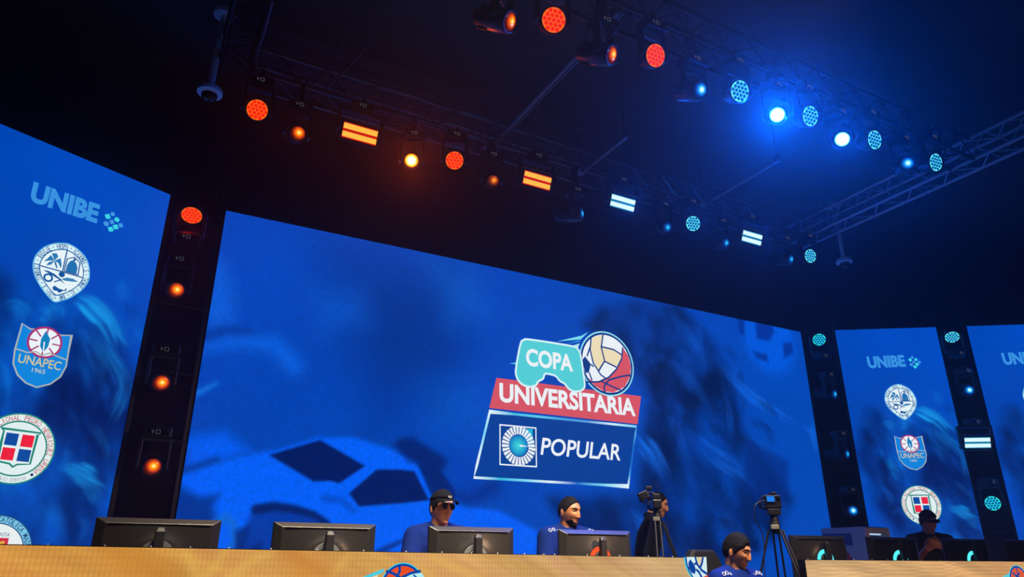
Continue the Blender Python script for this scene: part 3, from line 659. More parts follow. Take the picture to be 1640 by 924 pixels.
# drop cameras
for px, py, lab in [(360, 20, 'dome security camera on a drop pipe at the upper left, beside the side truss'), (1335, 327, 'dome security camera on a drop pipe at the right, under the blue-lit side truss')]:
    p = atZ(px, py, CEIL); q = atZ(345 if px < 800 else 1352, 158 if px < 800 else 427, 5.74)
    root = empty('dome_camera', p, lab, 'camera', 'dome cameras on drop pipes')
    MB().lathe([(0.10, -0.05), (0.105, -0.02), (0.105, 0.0)]).build('ceiling_flange', M_WHITE, root, smooth=True)
    MB().tube((0, 0, -0.02), (0, 0, -0.93), 0.03, n=14).build('drop_pipe', M_WHITE, root, smooth=True)
    MB().lathe([(0.05, -0.9), (0.10, -0.93), (0.115, -0.95), (0.115, -0.985), (0.085, -1.0)]).build('camera_housing', M_WHITE, root, smooth=True)
    MB().ball((0, 0, -1.0), 0.075, 16, 10).build('glass_dome', M_GLASS, root, smooth=True)
# cables
def cable(pts, r, m, label):
    P = [Vector(p) for p in pts]; out = []
    for i in range(len(P)-1):
        a, b, c, d = P[max(i-1, 0)], P[i], P[i+1], P[min(i+2, len(P)-1)]
        for k in range(8):
            t = k/8; out.append(0.5*((2*b)+(c-a)*t+(2*a-5*b+4*c-d)*t*t+(3*b-a-3*c+d)*t**3))
    out.append(P[-1]); o = MB().path([p-P[0] for p in out], r, 6).build('cable', m, smooth=True); o.location = P[0]
    return tag(o, label, 'cable')
cable([atZ(437, 0, 6.16), atZ(424, 50, 6.17), atZ(411, 90, 6.16), atZ(414, 112, 6.15), atZ(432, 126, 6.16), atZ(470, 138, 6.17)], 0.012, M_CABLE_LIT, 'purple-lit cable bending round the left corner of the truss frame')
cable([atZ(508, 145, 6.18), atZ(560, 160, 6.16), atZ(620, 180, 6.17), atZ(700, 205, 6.16), atZ(760, 217, 6.18)], 0.013, M_CABLE_LIT, 'grey cable tied along the rear truss, above the amber strobe')
cable([atZ(628, 0, 6.5), atZ(600, 50, 6.4), atZ(570, 95, 6.3), atZ(520, 142, 6.2)], 0.012, M_CABLE, 'thick dark cable swooping down to the rear truss, upper left')
cable([atZ(600, 0, 6.6), atZ(555, 62, 6.4), atZ(530, 110, 6.3), atZ(500, 135, 6.2)], 0.008, M_CABLE, 'thinner dark cable swooping beside the thick one, upper left')
cable([atY(850, 330, 8.03), atY(830, 352, 8.03), atY(792, 368, 8.03)], 0.007, M_CABLE, 'slack black cable hanging over the main screen, left strand of two')
cable([atY(850, 325, 8.03), atY(856, 360, 8.03), atY(857, 400, 8.03)], 0.007, M_CABLE, 'slack black cable hanging straight over the main screen, right strand of two')

# ================================================================== STAGE LAMPS
RED_P, RED_D = emit('wash_red_plate', (255, 104, 18), 1.0), emit('wash_red_lens', (246, 34, 12))
CY_P, CY_D = emit('wash_cyan_plate', (110, 255, 246)), emit('wash_cyan_lens', (0, 84, 160))
TE_P, TE_D = emit('wash_teal_plate', (40, 244, 222)), emit('wash_teal_lens', (20, 170, 196))
AMB = lens_glow('spot_amber', [(0.0, (255, 250, 190), 1.3), (0.22, (255, 190, 30), 1.0), (0.5, (250, 100, 8), 1.0), (0.8, (150, 34, 4), 1.0), (1.0, (60, 8, 2), 1.0)], (0.008, 0.012))
AMB_DIM = lens_glow('spot_amber_dim', [(0.0, (255, 200, 60), 1.0), (0.25, (250, 120, 10), 1.0), (0.6, (130, 40, 6), 1.0), (1.0, (30, 8, 4), 1.0)], (0.012, 0.022))
AMB_HOT = lens_glow('spot_amber_hot', [(0.0, (255, 255, 235), 3.0), (0.55, (255, 245, 160), 2.0), (0.8, (255, 190, 40), 1.5), (1.0, (255, 120, 10), 1.0)])
BLU = lens_glow('spot_blue', [(0.0, (245, 255, 255), 1.6), (0.25, (150, 250, 255), 1.0), (0.5, (20, 150, 230), 1.0), (0.8, (4, 60, 150), 1.0), (1.0, (2, 24, 80), 1.0)], (0.006, 0.004))
BLU_DIM = lens_glow('spot_blue_dim', [(0.0, (60, 230, 240), 1.0), (0.3, (20, 150, 220), 1.0), (0.6, (4, 50, 130), 1.0), (1.0, (2, 14, 50), 1.0)])
BLU_HOT = lens_glow('spot_blue_hot', [(0.0, (255, 255, 255), 4.0), (0.7, (235, 255, 255), 3.0), (0.9, (140, 245, 255), 2.0), (1.0, (30, 190, 255), 1.2)])
STR_A, STR_AR = emit('strobe_amber', (255, 190, 70), 1.0), emit('strobe_red', (200, 20, 6))
STR_W, STR_WB = emit('strobe_white', (222, 252, 255), 1.0), emit('strobe_teal', (4, 120, 160))
ICON = emit('menu_icons', (120, 124, 130), 0.5)

def frame_of(aim, up=(0, 0, 1)):
    z = Vector(aim).normalized(); x = Vector(up).cross(z).normalized(); y = z.cross(x)
    return Matrix((x, y, z)).transposed()
def mount(root, mode, top):
    """clamp, base box and panel of a lamp; the yoke hangs from it"""
    s = 1 if mode == 'hang' else -1
    MB().box((0, 0, s*0.30), (0.24, 0.17, 0.09)).build('base', M_HOUSE, root, bevel=0.012)
    MB().box((0, 0, s*(0.345+max(0.02, top-0.345)/2)), (0.04, 0.12, max(0.02, top-0.345))).build('clamp', M_STEEL, root, bevel=0.004)
    if mode != 'plain':
        MB().box((0, -0.088, s*0.30), (0.17, 0.008, 0.06)).build('menu_panel', M_GLASS, root)
        m = MB()
        for x, z in ((-0.05, 0), (-0.037, 0), (-0.0435, 0.011), (-0.0435, -0.011)): m.box((x, -0.0925, s*0.30+z), (0.007, 0.002, 0.006))
        for x, z, w, h in ((0.0, 0.016, 0.036, 0.003), (0.0, -0.016, 0.036, 0.003), (-0.017, 0, 0.003, 0.03), (0.017, 0, 0.003, 0.03)): m.box((x, -0.0925, s*0.30+z), (w, 0.002, h))
        m.build('menu_icon', ICON, root)
def yoke(root, aim, half, mode):
    s = 1 if mode == 'hang' else -1; rx = Vector((0, 0, 1)).cross(Vector(aim)).normalized() if abs(Vector(aim).normalized().z) < 0.99 else Vector((1, 0, 0))
    fy = Vector((0, 0, 1)).cross(rx); rot = Matrix((rx, fy, Vector((0, 0, 1)))).transposed(); m = MB(rot.to_4x4())
    for k in (-1, 1): m.box((k*half, 0, s*0.105), (0.03, 0.075, 0.27)); 
    m.box((0, 0, s*0.238), (half*2+0.03, 0.085, 0.035)); m.build('yoke', M_HOUSE, root, bevel=0.01)
def head_empty(ob, root, aim):
    ob.parent = root; ob.rotation_mode = 'QUATERNION'; ob.rotation_quaternion = frame_of(aim).to_quaternion(); return ob
PROTO = {}
def wash_head(pm, dm):
    k = ('wash', pm.name)
    if k not in PROTO:
        h = MB().lathe([(0.03, -0.15), (0.075, -0.145), (0.092, -0.11), (0.10, -0.03), (0.113, 0.0), (0.113, 0.03), (0.104, 0.034), (0.102, 0.026), (0.0, 0.024)], n=32)
        b = h.build('head', M_HOUSE, None, smooth=True)
        p = MB().lathe([(0.099, 0.0255), (0.099, 0.030), (0.0, 0.0305)], n=32).build('lens_plate', pm, b)
        m = MB()
        for q in range(-2, 3):
            for r in range(-2, 3):
                if abs(q+r) <= 2: m.lathe([(0.0178, 0.030), (0.0165, 0.034), (0.009, 0.0385), (0.001, 0.040)], (0.040*(q+r/2), 0.040*r*0.866, 0), n=14)
        m.build('lens_cluster', dm, b, smooth=True); PROTO[k] = b
        COL.objects.unlink(b)
        for c in list(b.children): COL.objects.unlink(c)
    return PROTO[k]
def spot_head(lm, small=1.0):
    k = ('spot', lm.name)
    if k not in PROTO:
        b = MB().lathe([(0.03, -0.27), (0.07, -0.262), (0.085, -0.22), (0.098, -0.10), (0.100, 0.0), (0.092, 0.06), (0.082, 0.085), (0.078, 0.085), (0.076, 0.07), (0.0, 0.068)], n=28).build('head', M_HOUSE, None, smooth=True)
        MB().lathe([(0.074, 0.069), (0.073, 0.074), (0.055, 0.084), (0.03, 0.090), (0.001, 0.092)], n=28).build('lens', lm, b, smooth=True)
        m = MB()
        for a in range(8): an = a*math.pi/4; m.box((0.096*math.cos(an), 0.096*math.sin(an), -0.16), (0.02, 0.006, 0.11), Matrix.Rotation(an, 3, 'Z'))
        m.build('cooling_fin', M_BLACK, b); PROTO[k] = b
        COL.objects.unlink(b)
        for c in list(b.children): COL.objects.unlink(c)
    return PROTO[k]
def strobe_head(sm, bm_):
    k = ('strobe', sm.name)
    if k not in PROTO:
        b = MB().box((0, 0, -0.05), (0.42, 0.215, 0.12)).build('head', M_HOUSE, None, bevel=0.015)
        MB().box((0, 0, 0.011), (0.37, 0.165, 0.006)).build('reflector', bm_, b)
        for s in (-1, 1): MB().box((0, s*0.043, 0.017), (0.365, 0.055, 0.008)).build('lamp_strip', sm, b)
        for s in (-1, 1): MB().box((0, s*0.115, 0.035), (0.42, 0.006, 0.07)).build('barn_flap', M_BLACK, b)
        PROTO[k] = b
        COL.objects.unlink(b)
        for c in list(b.children): COL.objects.unlink(c)
    return PROTO[k]
def lamp(kind, lens_pt, aim, mats, label, group, mode='hang', top=None, lit=None, names=None):
    aim = Vector(aim).normalized(); off = {'wash': 0.03, 'spot': 0.08, 'strobe': 0.02}[kind]; piv = Vector(lens_pt)-aim*off
    nm = {'wash': 'wash_light', 'spot': 'moving_head_spot', 'strobe': 'strobe_light'}[kind]
    root = empty(nm, piv, label, {'wash': 'stage light', 'spot': 'spotlight', 'strobe': 'strobe light'}[kind], group)
    t = (6.2-piv.z if piv.z > 5.3 else 0.36) if top is None else top
    mount(root, mode, t); yoke(root, aim, {'wash': 0.135, 'spot': 0.12, 'strobe': 0.235}[kind], mode)
    pr = {'wash': wash_head, 'strobe': strobe_head}.get(kind, spot_head)(*mats)
    h = copy_tree(pr); head_empty(h, root, aim)
    if lit:
        col, pw, ang = lit; spot_light('beam', aim*(off+0.09), aim, ang, col, pw, 0.6, 0.05, root)
    return root
def tocam(p, yaw=0.0, pitch=0.0):
    d = (EYEV-Vector(p)).normalized(); d = Matrix.Rotation(R(yaw), 3, 'Z') @ d; ax = d.cross(Vector((0, 0, 1))).normalized(); return Matrix.Rotation(R(pitch), 3, ax) @ d
RD, ORG, BL, CYN = (1.0, 0.02, 0.01), (1.0, 0.09, 0.0), (0.0, 0.10, 1.0), (0.03, 0.55, 1.0)
YB, YF = 6.36, 3.85
# -- rear truss, from left to right
G1, G2, G3 = 'wash lights', 'moving head spots', 'strobe lights'
for px, py, kind, mats, dy, dp, lab, lit in [
    (412, 176, 'wash', (RED_P, RED_D), 8, 0, 'red many-lens wash light at the left end of the rear truss', (RD, 2, 90)),
    (477, 214, 'spot', (AMB,), 10, 5, 'amber spotlight between the leftmost red wash and amber strobe, rear truss', (ORG, 4, 80)),
    (577, 214, 'strobe', (STR_A, STR_AR), 4, 0, 'two-strip amber strobe on the rear truss, left of the brightest orange spot', (ORG, 4, 120)),
    (659, 257, 'spot', (AMB_HOT,), 0, 0, 'brightest orange spotlight, glaring in haze on the rear truss', (ORG, 42, 110)),
    (728, 257, 'wash', (RED_P, RED_D), 8, 3, 'red wash light on the rear truss, just right of the glaring orange spot', (RD, 2, 90)),
    (789, 291, 'spot', (AMB_DIM,), 14, -12, 'half-lit amber spotlight on the rear truss between red wash and strobe', None),
    (861, 289, 'strobe', (STR_A, STR_AR), 6, 3, 'two-strip amber strobe near the middle of the rear truss', (ORG, 4, 120)),
    (932, 342, 'spot', (BLU_DIM,), 70, 20, 'unlit spotlight on the rear truss between the amber and white strobes', None),
    (998, 325, 'strobe', (STR_W, STR_WB), 8, 0, 'white strobe with blue glow on the rear truss, nearer the middle', (BL, 45, 130)),
    (1069, 364, 'spot', (BLU_DIM,), 38, 0, 'small blue spotlight on the rear truss, left of a cyan wash', None),
    (1110, 358, 'wash', (CY_P, CY_D), 30, 6, 'cyan wash light on the rear truss between the two white strobes', (BL, 30, 110)),
    (1163, 389, 'spot', (BLU_DIM,), 48, 0, 'small blue spotlight just left of the right-hand white strobe, rear truss', None),
    (1205, 381, 'strobe', (STR_W, STR_WB), 8, 0, 'white strobe with blue glow near the right end of the rear truss', (BL, 45, 130)),
    (1267, 415, 'spot', (BLU_DIM,), 58, 0, 'dim blue spotlight beside the last cyan wash, right end of rear truss', None),
    (1298, 410, 'wash', (CY_P, CY_D), 44, 6, 'cyan wash light at the right end of the rear truss', (BL, 16, 100))]:
    q = atY(px, py, YB); lamp(kind, q, (0, -1, -0.42) if kind == 'strobe' else tocam(q, dy, dp), mats, lab, {'wash': G1, 'spot': G2, 'strobe': G3}[kind], lit=lit)
# -- front truss, from left to right
for px, py, kind, mats, dy, dp, lab, lit in [
    (817, 35, 'spot', (AMB,), 62, 10, 'amber spotlight turned sideways at the left end of the front truss', (ORG, 3, 70)),
    (887, 32, 'wash', (RED_P, RED_D), 22, 12, 'red wash light on the front truss, upper of its two, at the photo top', (RD, 2, 90)),
    (980, 88, 'spot', (AMB,), 64, 10, 'amber spotlight turned sideways between the two red front washes', (ORG, 3, 70)),
    (1050, 89, 'wash', (RED_P, RED_D), 44, 12, 'red wash light on the front truss, lower of its two, nearest the blue lamps', (RD, 2, 90)),
    (1122, 144, 'spot', (BLU,), 42, 6, 'blue spotlight turned sideways on the front truss, leftmost of its blue lamps', (BL, 12, 90)),
    (1185, 146, 'wash', (CY_P, CY_D), 44, 10, 'cyan wash light on the front truss, just left of the brightest blue spot', (BL, 20, 100)),
    (1245, 184, 'spot', (BLU_HOT,), 0, 0, 'brightest blue-white spotlight, with a wide blue halo, on the front truss', (BL, 900, 150)),
    (1298, 186, 'wash', (CY_P, CY_D), 52, 10, 'cyan wash light just right of the brightest blue spot, front truss', (BL, 16, 100)),
    (1349, 223, 'spot', (BLU_HOT,), 6, 2, 'second brightest blue-white spotlight in a dark square head, front truss', (BL, 200, 140)),
    (1401, 224, 'wash', (CY_P, CY_D), 56, 10, 'cyan wash light between the second brightest spot and the side truss', (BL, 12, 100)),
    (1453, 262, 'spot', (BLU,), 14, 6, 'small blue-white spotlight in front of the right side truss', (BL, 30, 110)),
    (1499, 260, 'wash', (CY_P, CY_D), 58, 8, 'cyan wash light overlapping the chords of the right side truss', (BL, 10, 100))]:
    q = atY(px, py, YF); lamp(kind, q, tocam(q, dy, dp), mats, lab, {'wash': G1, 'spot': G2}[kind], lit=lit)
# -- lamp towers
def tower_lamp(px, py, A, N, kind, mats, dy, dp, lab, lit=None, mode='hang', out=0.25):
    q = on_plane(px, py, Vector(A)+Vector(N)*out, N); lamp(kind, q, Vector(N)+Vector((0, 0, -0.3)) if kind == 'strobe' else tocam(q, dy, dp), mats, lab, {'wash': G1, 'spot': G2, 'strobe': G3}[kind], mode, 0.36, lit)
tower_lamp(307, 345, TL_A, TLN, 'wash', (RED_P, RED_D), -8, -35, 'red wash light at the top of the left lamp tower', (RD, 6, 90), 'stand')
tower_lamp(282, 465, TL_A, TLN, 'spot', (AMB,), 4, -6, 'topmost amber spotlight on the left lamp tower', (ORG, 2, 60))
tower_lamp(258, 614, TL_A, TLN, 'spot', (AMB,), 6, -10, 'middle amber spotlight on the left lamp tower, below a menu panel', (ORG, 2, 60))
tower_lamp(244, 748, TL_A, TLN, 'spot', (AMB,), 6, -6, 'lowest amber spotlight on the left lamp tower, above the big monitor', (ORG, 2, 60))
tower_lamp(1312, 544, TR_A, TRN, 'wash', (TE_P, CY_D), 14, -20, 'teal wash light at the top of the tower beside the main screen', (BL, 8, 90), 'stand')
tower_lamp(1337, 631, TR_A, TRN, 'spot', (BLU_DIM,), 56, 0, 'upper blue spotlight on the tower right of the main screen, turned away', None)
tower_lamp(1357, 727, TR_A, TRN, 'spot', (BLU_DIM,), 60, 0, 'middle blue spotlight on the tower right of the main screen, turned away', None)
tower_lamp(1366, 818, TR_A, TRN, 'spot', (BLU,), 10, 0, 'lowest blue spotlight on the tower right of the main screen, facing forward', None)
tower_lamp(1525, 540, TF_A, RN, 'wash', (CY_P, CY_D), 8, -34, 'cyan wash light at the top of the far right lamp tower', (BL, 6, 90), 'stand')
tower_lamp(1552, 625, TF_A, RN, 'spot', (BLU,), 14, 0, 'blue spotlight on the far right tower, above the white strobe', None)
tower_lamp(1566, 709, TF_A, RN, 'strobe', (STR_W, STR_WB), 0, 0, 'white strobe on the far right tower between wing screens', (BL, 10, 120))
tower_lamp(1590, 806, TF_A, RN, 'wash', (TE_P, TE_D), 0, 0, 'round teal wash light low on the far right tower, facing forward', (BL, 6, 90))

# ================================================================== COUNTERS
def counter(A, B, zA, zB, label, paint, draw, cat='counter'):
    """desk front clad in LED panels: body, cap, picture and the row of pins along the cap"""
    A, B = Vector(A), Vector(B); c = (A+B)/2; root = empty('led_counter', (c.x, c.y, STAGE), label, cat); d = (B-A).normalized(); n = Vector((d.y, -d.x, 0)); o = root.location
    low = 0.72
    def slab(t0, t1, zt, zb):
        f = [A-n*t0, B-n*t0, B-n*t1, A-n*t1]; zz = [zA, zB, zB, zA]
        vs = [Vector((p.x, p.y, zb))-o for p in f]+[Vector((p.x, p.y, z+zt))-o for p, z in zip(f, zz)]
        return vs, [(3, 2, 1, 0), (4, 5, 6, 7), (0, 1, 5, 4), (1, 2, 6, 5), (2, 3, 7, 6), (3, 0, 4, 7)]
    MB().add(*slab(0.0, 0.07, -0.004, low)).build('cabinet', M_MATTE, root)
    MB().add(*slab(0.005, 0.075, 0.0, max(zA, zB)-0.05)).build('top_cap', M_BLACK, root)
    L = (B-A).length
    for k in range(int(L/0.21)):
        t = (0.06+0.21*k+0.05*math.sin(k*7.1))/L; p = A+(B-A)*t-n*0.03-o; z = zA+(zB-zA)*t-o.z
        if t < 1: MB().tube((p.x, p.y, z), (p.x, p.y, z+0.006), 0.003, n=6).build('pin', M_WHITE, root)
    for k in range(4):
        p = A+d*(0.15+(L-0.3)*k/3)-n*0.06-o; MB().box((p.x, p.y, (low-STAGE)/2), (0.06, 0.05, low-STAGE)).build('foot', M_BLACK, root)
    a = Art((A.x, A.y, zA), d, n, (B-A+Vector((0, 0, zB-zA))).normalized().cross(n).normalized()*-1)
    if a.dw.z < 0: a.dw = -a.dw
    a.du = (B-A+Vector((0, 0, zB-zA))).normalized()
    grid_image(a, 0.0, L, low-zA+0.02, -0.004, int(L*190), 60, lambda U, W: paint(U, W, a)); a.build('display_picture', root)
    a.root = root; draw(a); a.build('shield_logo' if 'left' in label else 'ball_logo', root)
    return root
CA, CB = atY(-60, 870, 3.9), atY(1130, 893, 3.9)
zA = CA.z; zB = CB.z
def paint_left(U, W, a):
    t = np.clip(U/3.9, 0, 1); g = vnoise(U*0.7+W*1.3, W*0.4, 5.0, 4, 5); g2 = vnoise(U*3+W*6, W*2, 3.0, 6, 4)
    L0, L1, L2 = np.array((198, 138, 58.)), np.array((214, 160, 92.)), np.array((206, 168, 122.))
    C = np.where(t[..., None] < 0.55, L0+(L1-L0)*(t[..., None]/0.55), L1+(L2-L1)*((t[..., None]-0.55)/0.45))
    C = C*(0.82+0.36*(0.6*g+0.4*g2))[..., None]
    k_ = (np.arange(U.shape[1])//2 % 2)[None, :, None]*0.5+(np.arange(U.shape[0]) % 2)[:, None, None]*0.5; C = C*(0.95+0.10*k_)
    C[..., 2] *= 0.85+0.3*g; C[..., 1] *= 0.94+0.12*g2
    for pts in [[(296, 880), (305, 900), (316, 924)], [(440, 880), (400, 900), (370, 924)], [(360, 884), (345, 905), (330, 924)], [(650, 884), (690, 924)], [(560, 886), (530, 924)], [(690, 890), (730, 910), (770, 924)]]:
        C = blend(C, soft_ribbon(U, W, a.px(pts), 0.012, 0.02, 0.03), (226, 180, 88), 0.55)
    for pts in [[(180, 876), (240, 924)], [(470, 884), (500, 924)]]: C = blend(C, soft_ribbon(U, W, a.px(pts), 0.06, 0.1, 0.08), (206, 130, 52), 0.5)
    return C
def draw_left(a):
    z = lambda pts: a.px([(x/11.714+580, y/11.714+870) for x, y in pts]); cc = z([(745, 830)])[0]; rr = abs(z([(745, 362)])[0][1]-cc[1]); K = (0, 66, 160); OR_ = (232, 78, 30); T = (70, 204, 222); a.layer = 6
    a.poly(z([(-20, 640), (420, 470), (380, 560), (280, 590), (60, 660)]), T); a.poly(z([(150, 640), (300, 590), (280, 660)]), (236, 222, 180))
    a.disc(cc, rr, T); a.disc(cc, rr*0.955, K); a.disc(cc, rr*0.86, OR_)
    a.poly(z([(800, 640), (960, 560), (1120, 560), (1190, 700), (1190, 900), (800, 900)]), (176, 236, 240))
    for pts in [[(690, 400), (700, 520), (640, 640), (560, 760)], [(440, 520), (560, 560), (660, 610), (720, 660)], [(1090, 520), (900, 560), (740, 640), (640, 760)], [(950, 590), (1010, 640), (1060, 720)]]: a.stroke(z(pts), 0.014 if len(pts) == 4 else 0.008, K)
    a.build('ball_logo', a.root)
    # shield cut by the counter's end
    z5 = lambda pts: a.px([(x/6+1080, y/6+770) for x, y in pts]); a.layer = 20
    e = [(80, 732), (92, 810), (120, 880), (150, 924), (190, 980), (312, 980), (296, 732)]
    a.poly(z5(e), T); a.poly(z5([(92, 732), (104, 806), (130, 874), (164, 930), (200, 980), (312, 980), (296, 732)]), K); a.poly(z5([(106, 732), (116, 800), (140, 866), (176, 930), (210, 980), (310, 980), (296, 732)]), (214, 238, 240))
    a.poly(z5([(122, 790), (140, 752), (178, 800), (196, 850), (186, 896), (150, 880), (128, 836)]), K); a.poly(z5([(200, 732), (270, 732), (258, 780), (240, 822), (214, 790)]), (226, 206, 160)); a.poly(z5([(250, 930), (310, 900), (312, 980), (230, 980)]), (226, 84, 64))
    for pts in [[(188, 732), (206, 800), (250, 860), (304, 896)], [(262, 732), (252, 790), (238, 828)], [(178, 800), (208, 790)], [(196, 850), (224, 880), (250, 930)]]: a.stroke(z5(pts), 0.016, K)
counter((CA.x, 3.9, 0), (CB.x, 3.9, 0), zA, zB, 'long orange LED-clad counter at the lower left, with a ball logo', paint_left, draw_left)
PSI = R(5.0); RC = atY(1289, 896, 3.9); rcd = Vector((math.cos(PSI), -math.sin(PSI), 0)); RCE = on_plane(1790, 900, (RC.x, 3.9, 0), (rcd.y, -rcd.x, 0))
def paint_right(U, W, a):
    t = np.clip(U/3.0, 0, 1)[..., None]; g = vnoise(U*0.6, W*5+U*1.2, 3.0, 9, 4)
    C = (np.array((216, 176, 124.))*(1-t)+np.array((206, 148, 92.))*t)*(0.86+0.28*g)[..., None]
    C = C*(1+0.07*np.sin(W*230+vnoise(U, W, 1.5, 3)*22)[..., None]); return C
def draw_right(a):
    c = a.px([(1632, 930)])[0]; rr = 0.125; K = (0, 66, 160); a.layer = 6
    a.poly(a.px([(1604, 924), (1626, 912), (1622, 924), (1606, 932)]), (90, 206, 214))
    a.disc(c, rr, (70, 204, 222)); a.disc(c, rr*0.95, K); a.disc(c, rr*0.84, (216, 90, 56))
    for p, q in (((-.6, .5), (.3, .1)), ((.0, .9), (-.1, -.2)), ((-.9, -.1), (.2, .5))): a.stroke([(c[0]+p[0]*rr, c[1]+p[1]*rr), (c[0]+q[0]*rr, c[1]+q[1]*rr)], 0.014, K)
counter((RC.x, RC.y, 0), (RCE.x, RCE.y, 0), RC.z, RCE.z, 'orange LED-clad counter at the lower right, past the gap', paint_right, draw_right)
# desks behind the counters
def desk(x0, x1, y, label, rz=0.0, piv=None):
    root = empty('desk', ((x0+x1)/2, y, STAGE), label, 'desk', None, rz); h = (x1-x0)/2; t = 1.34-STAGE
    MB().box((0, 0, t-0.015), (2*h, 0.42, 0.03)).build('tabletop', M_BLACK, root, bevel=0.004)
    for x in (-h+0.1, 0, h-0.1):
        MB().box((x, 0, (t-0.03)/2), (0.05, 0.38, t-0.03)).build('leg', M_BLACK, root)
    return root
desk(-0.5, 3.6, 4.36, 'black desk behind the left counter, under four monitors')
dr = RC + rcd*2.3 + Vector((math.sin(PSI), math.cos(PSI), 0))*0.46
desk(dr.x-1.85, dr.x+1.95, dr.y, 'black desk behind the right counter, under the ring-lit monitors', -PSI)

# ================================================================== MONITORS
RINGS = {'off': M_RINGOFF, 'red': emit('ring_red', (255, 84, 40), 1.2), 'cyan': emit('ring_cyan', (80, 236, 250), 1.3), 'dim': emit('ring_dim', (10, 60, 90), 0.6)}
def monitor_proto():
    root = empty('monitor', (0, 0, 0)); W2, H2, zc = 0.305, 0.178, 0.262
    # front frame and screen face the player (+Y); rear shell with bevelled rim faces the audience (-Y)
    MB().box((0, 0.008, zc), (2*W2, 0.016, 2*H2)).build('front_frame', M_MON, root, bevel=0.003)
    MB().box((0, 0.0175, zc), (2*W2-0.016, 0.003, 2*H2-0.02)).build('screen', emit('monitor_picture', (255, 190, 140), 0.9, True), root)
    def rect(w, h, y, dz=0.0): return [(-w, y, zc-h+dz), (w, y, zc-h+dz), (w, y, zc+h+dz), (-w, y, zc+h+dz)]
    m = MB(); m.loft([rect(W2, H2, 0.0), rect(W2-0.002, H2-0.002, -0.006), rect(W2-0.045, H2-0.028, -0.034)]); m.build('rear_rim', M_MON, root, bevel=0.002)
    MB().box((0, -0.0365, zc+H2-0.031), (2*W2-0.12, 0.006, 0.005)).build('vent_slot', M_MATTE, root)
    # dished rear panel swelling to the ring
    n, k = 28, 14; vs = []; fs = []
    for j in range(k+1):
        for i in range(n+1):
            x = -W2+0.047+(2*W2-0.094)*i/n; z = -(H2-0.028)+(2*H2-0.068)*j/k; d = math.hypot(x, (z+0.02)*1.15)
            y = -0.034-0.024*math.exp(-(d/0.15)**2)-0.006*math.exp(-((d-0.105)/0.02)**2); vs.append((x, y, zc+z))
    for j in range(k):
        for i in range(n): a = j*(n+1)+i; fs.append((a, a+1, a+n+2, a+n+1))
    MB().add(vs, fs).build('rear_panel', M_MON, root, smooth=True)
    MB().lathe([(0.058, 0.0), (0.060, 0.008), (0.086, 0.008), (0.088, 0.0)], (0, -0.055, zc-0.02), (0, -1, 0), 40).build('ring_light', M_RINGOFF, root, smooth=True)
    MB().lathe([(0.057, 0.0), (0.056, 0.012), (0.05, 0.016), (0.001, 0.017)], (0, -0.055, zc-0.02), (0, -1, 0), 32).build('hub', M_MONDK, root, smooth=True)
    MB().box((-0.15, -0.0405, zc-0.05), (0.035, 0.004, 0.03), Matrix.Rotation(R(20), 3, 'Y')).build('rear_badge', M_GLASS, root)
    MB().loft([[(-0.026, -0.075, 0.02), (0.026, -0.075, 0.02), (0.026, -0.115, 0.02), (-0.026, -0.115, 0.02)], [(-0.024, -0.075, 0.37), (0.024, -0.075, 0.37), (0.024, -0.11, 0.37), (-0.024, -0.11, 0.37)], [(-0.016, -0.08, 0.392), (0.016, -0.08, 0.392), (0.016, -0.10, 0.392), (-0.016, -0.10, 0.392)]]).build('stand', M_MONDK, root, bevel=0.005)
    MB().box((0, -0.06, 0.01), (0.26, 0.2, 0.02)).build('stand_foot', M_MONDK, root, bevel=0.006)
    return root
mp = monitor_proto(); used = [False]
def monitor(x, y, z, rz, ring, label, lit=None):
    o = mp if not used[0] else copy_tree(mp); used[0] = True
    o.location = (x, y, z); o.rotation_euler = (0, 0, rz); tag(o, label, 'monitor', 'gaming monitors seen from behind')
    for c in o.children:
        if c.name.startswith('ring_light') and ring != 'off':
            c.data = c.data.copy(); c.data.materials[0] = RINGS[ring]; c['label'] = {'red': 'glowing red ring', 'cyan': 'glowing cyan ring', 'dim': 'dark ring'}[ring]
        if ring in ('cyan', 'red') and c.name.startswith('hub'):
            pass
    return o
MZ = 1.342
for x, rz, ring, lab in [(0.268, 0, 'off', 'largest-looking black monitor at the left, below the amber lamp tower'), (1.158, 1, 'off', 'black monitor between the leftmost one and the person in a cap'), (2.113, 0, 'off', 'black monitor in front of the person wearing a cap'), (3.083, -1, 'red', 'black monitor with a glowing red ring, before the bearded man')]:
    monitor(x, 4.4, MZ, R(rz), ring, lab)
perp = Vector((math.sin(PSI), math.cos(PSI), 0))
def rmon(px0, px1, py, ring, lab, ex=0):
    q = on_plane((px0+px1)/2, py, (RC.x, 4.38, 0), (rcd.y, -rcd.x, 0)); monitor(q.x, q.y, MZ, -PSI-R(ex), ring, lab)
rmon(1266, 1351, 859, 'cyan', 'dark monitor with cyan ring at the left end of the right counter')
rmon(1388, 1466, 860, 'cyan', 'dark monitor with cyan ring in front of the small drinks cooler')
rmon(1512, 1578, 870, 'cyan', 'dark monitor with cyan ring right of the person in silhouette')
rmon(1606, 1672, 868, 'dim', 'unlit dark monitor cut by the right edge, on the right counter')

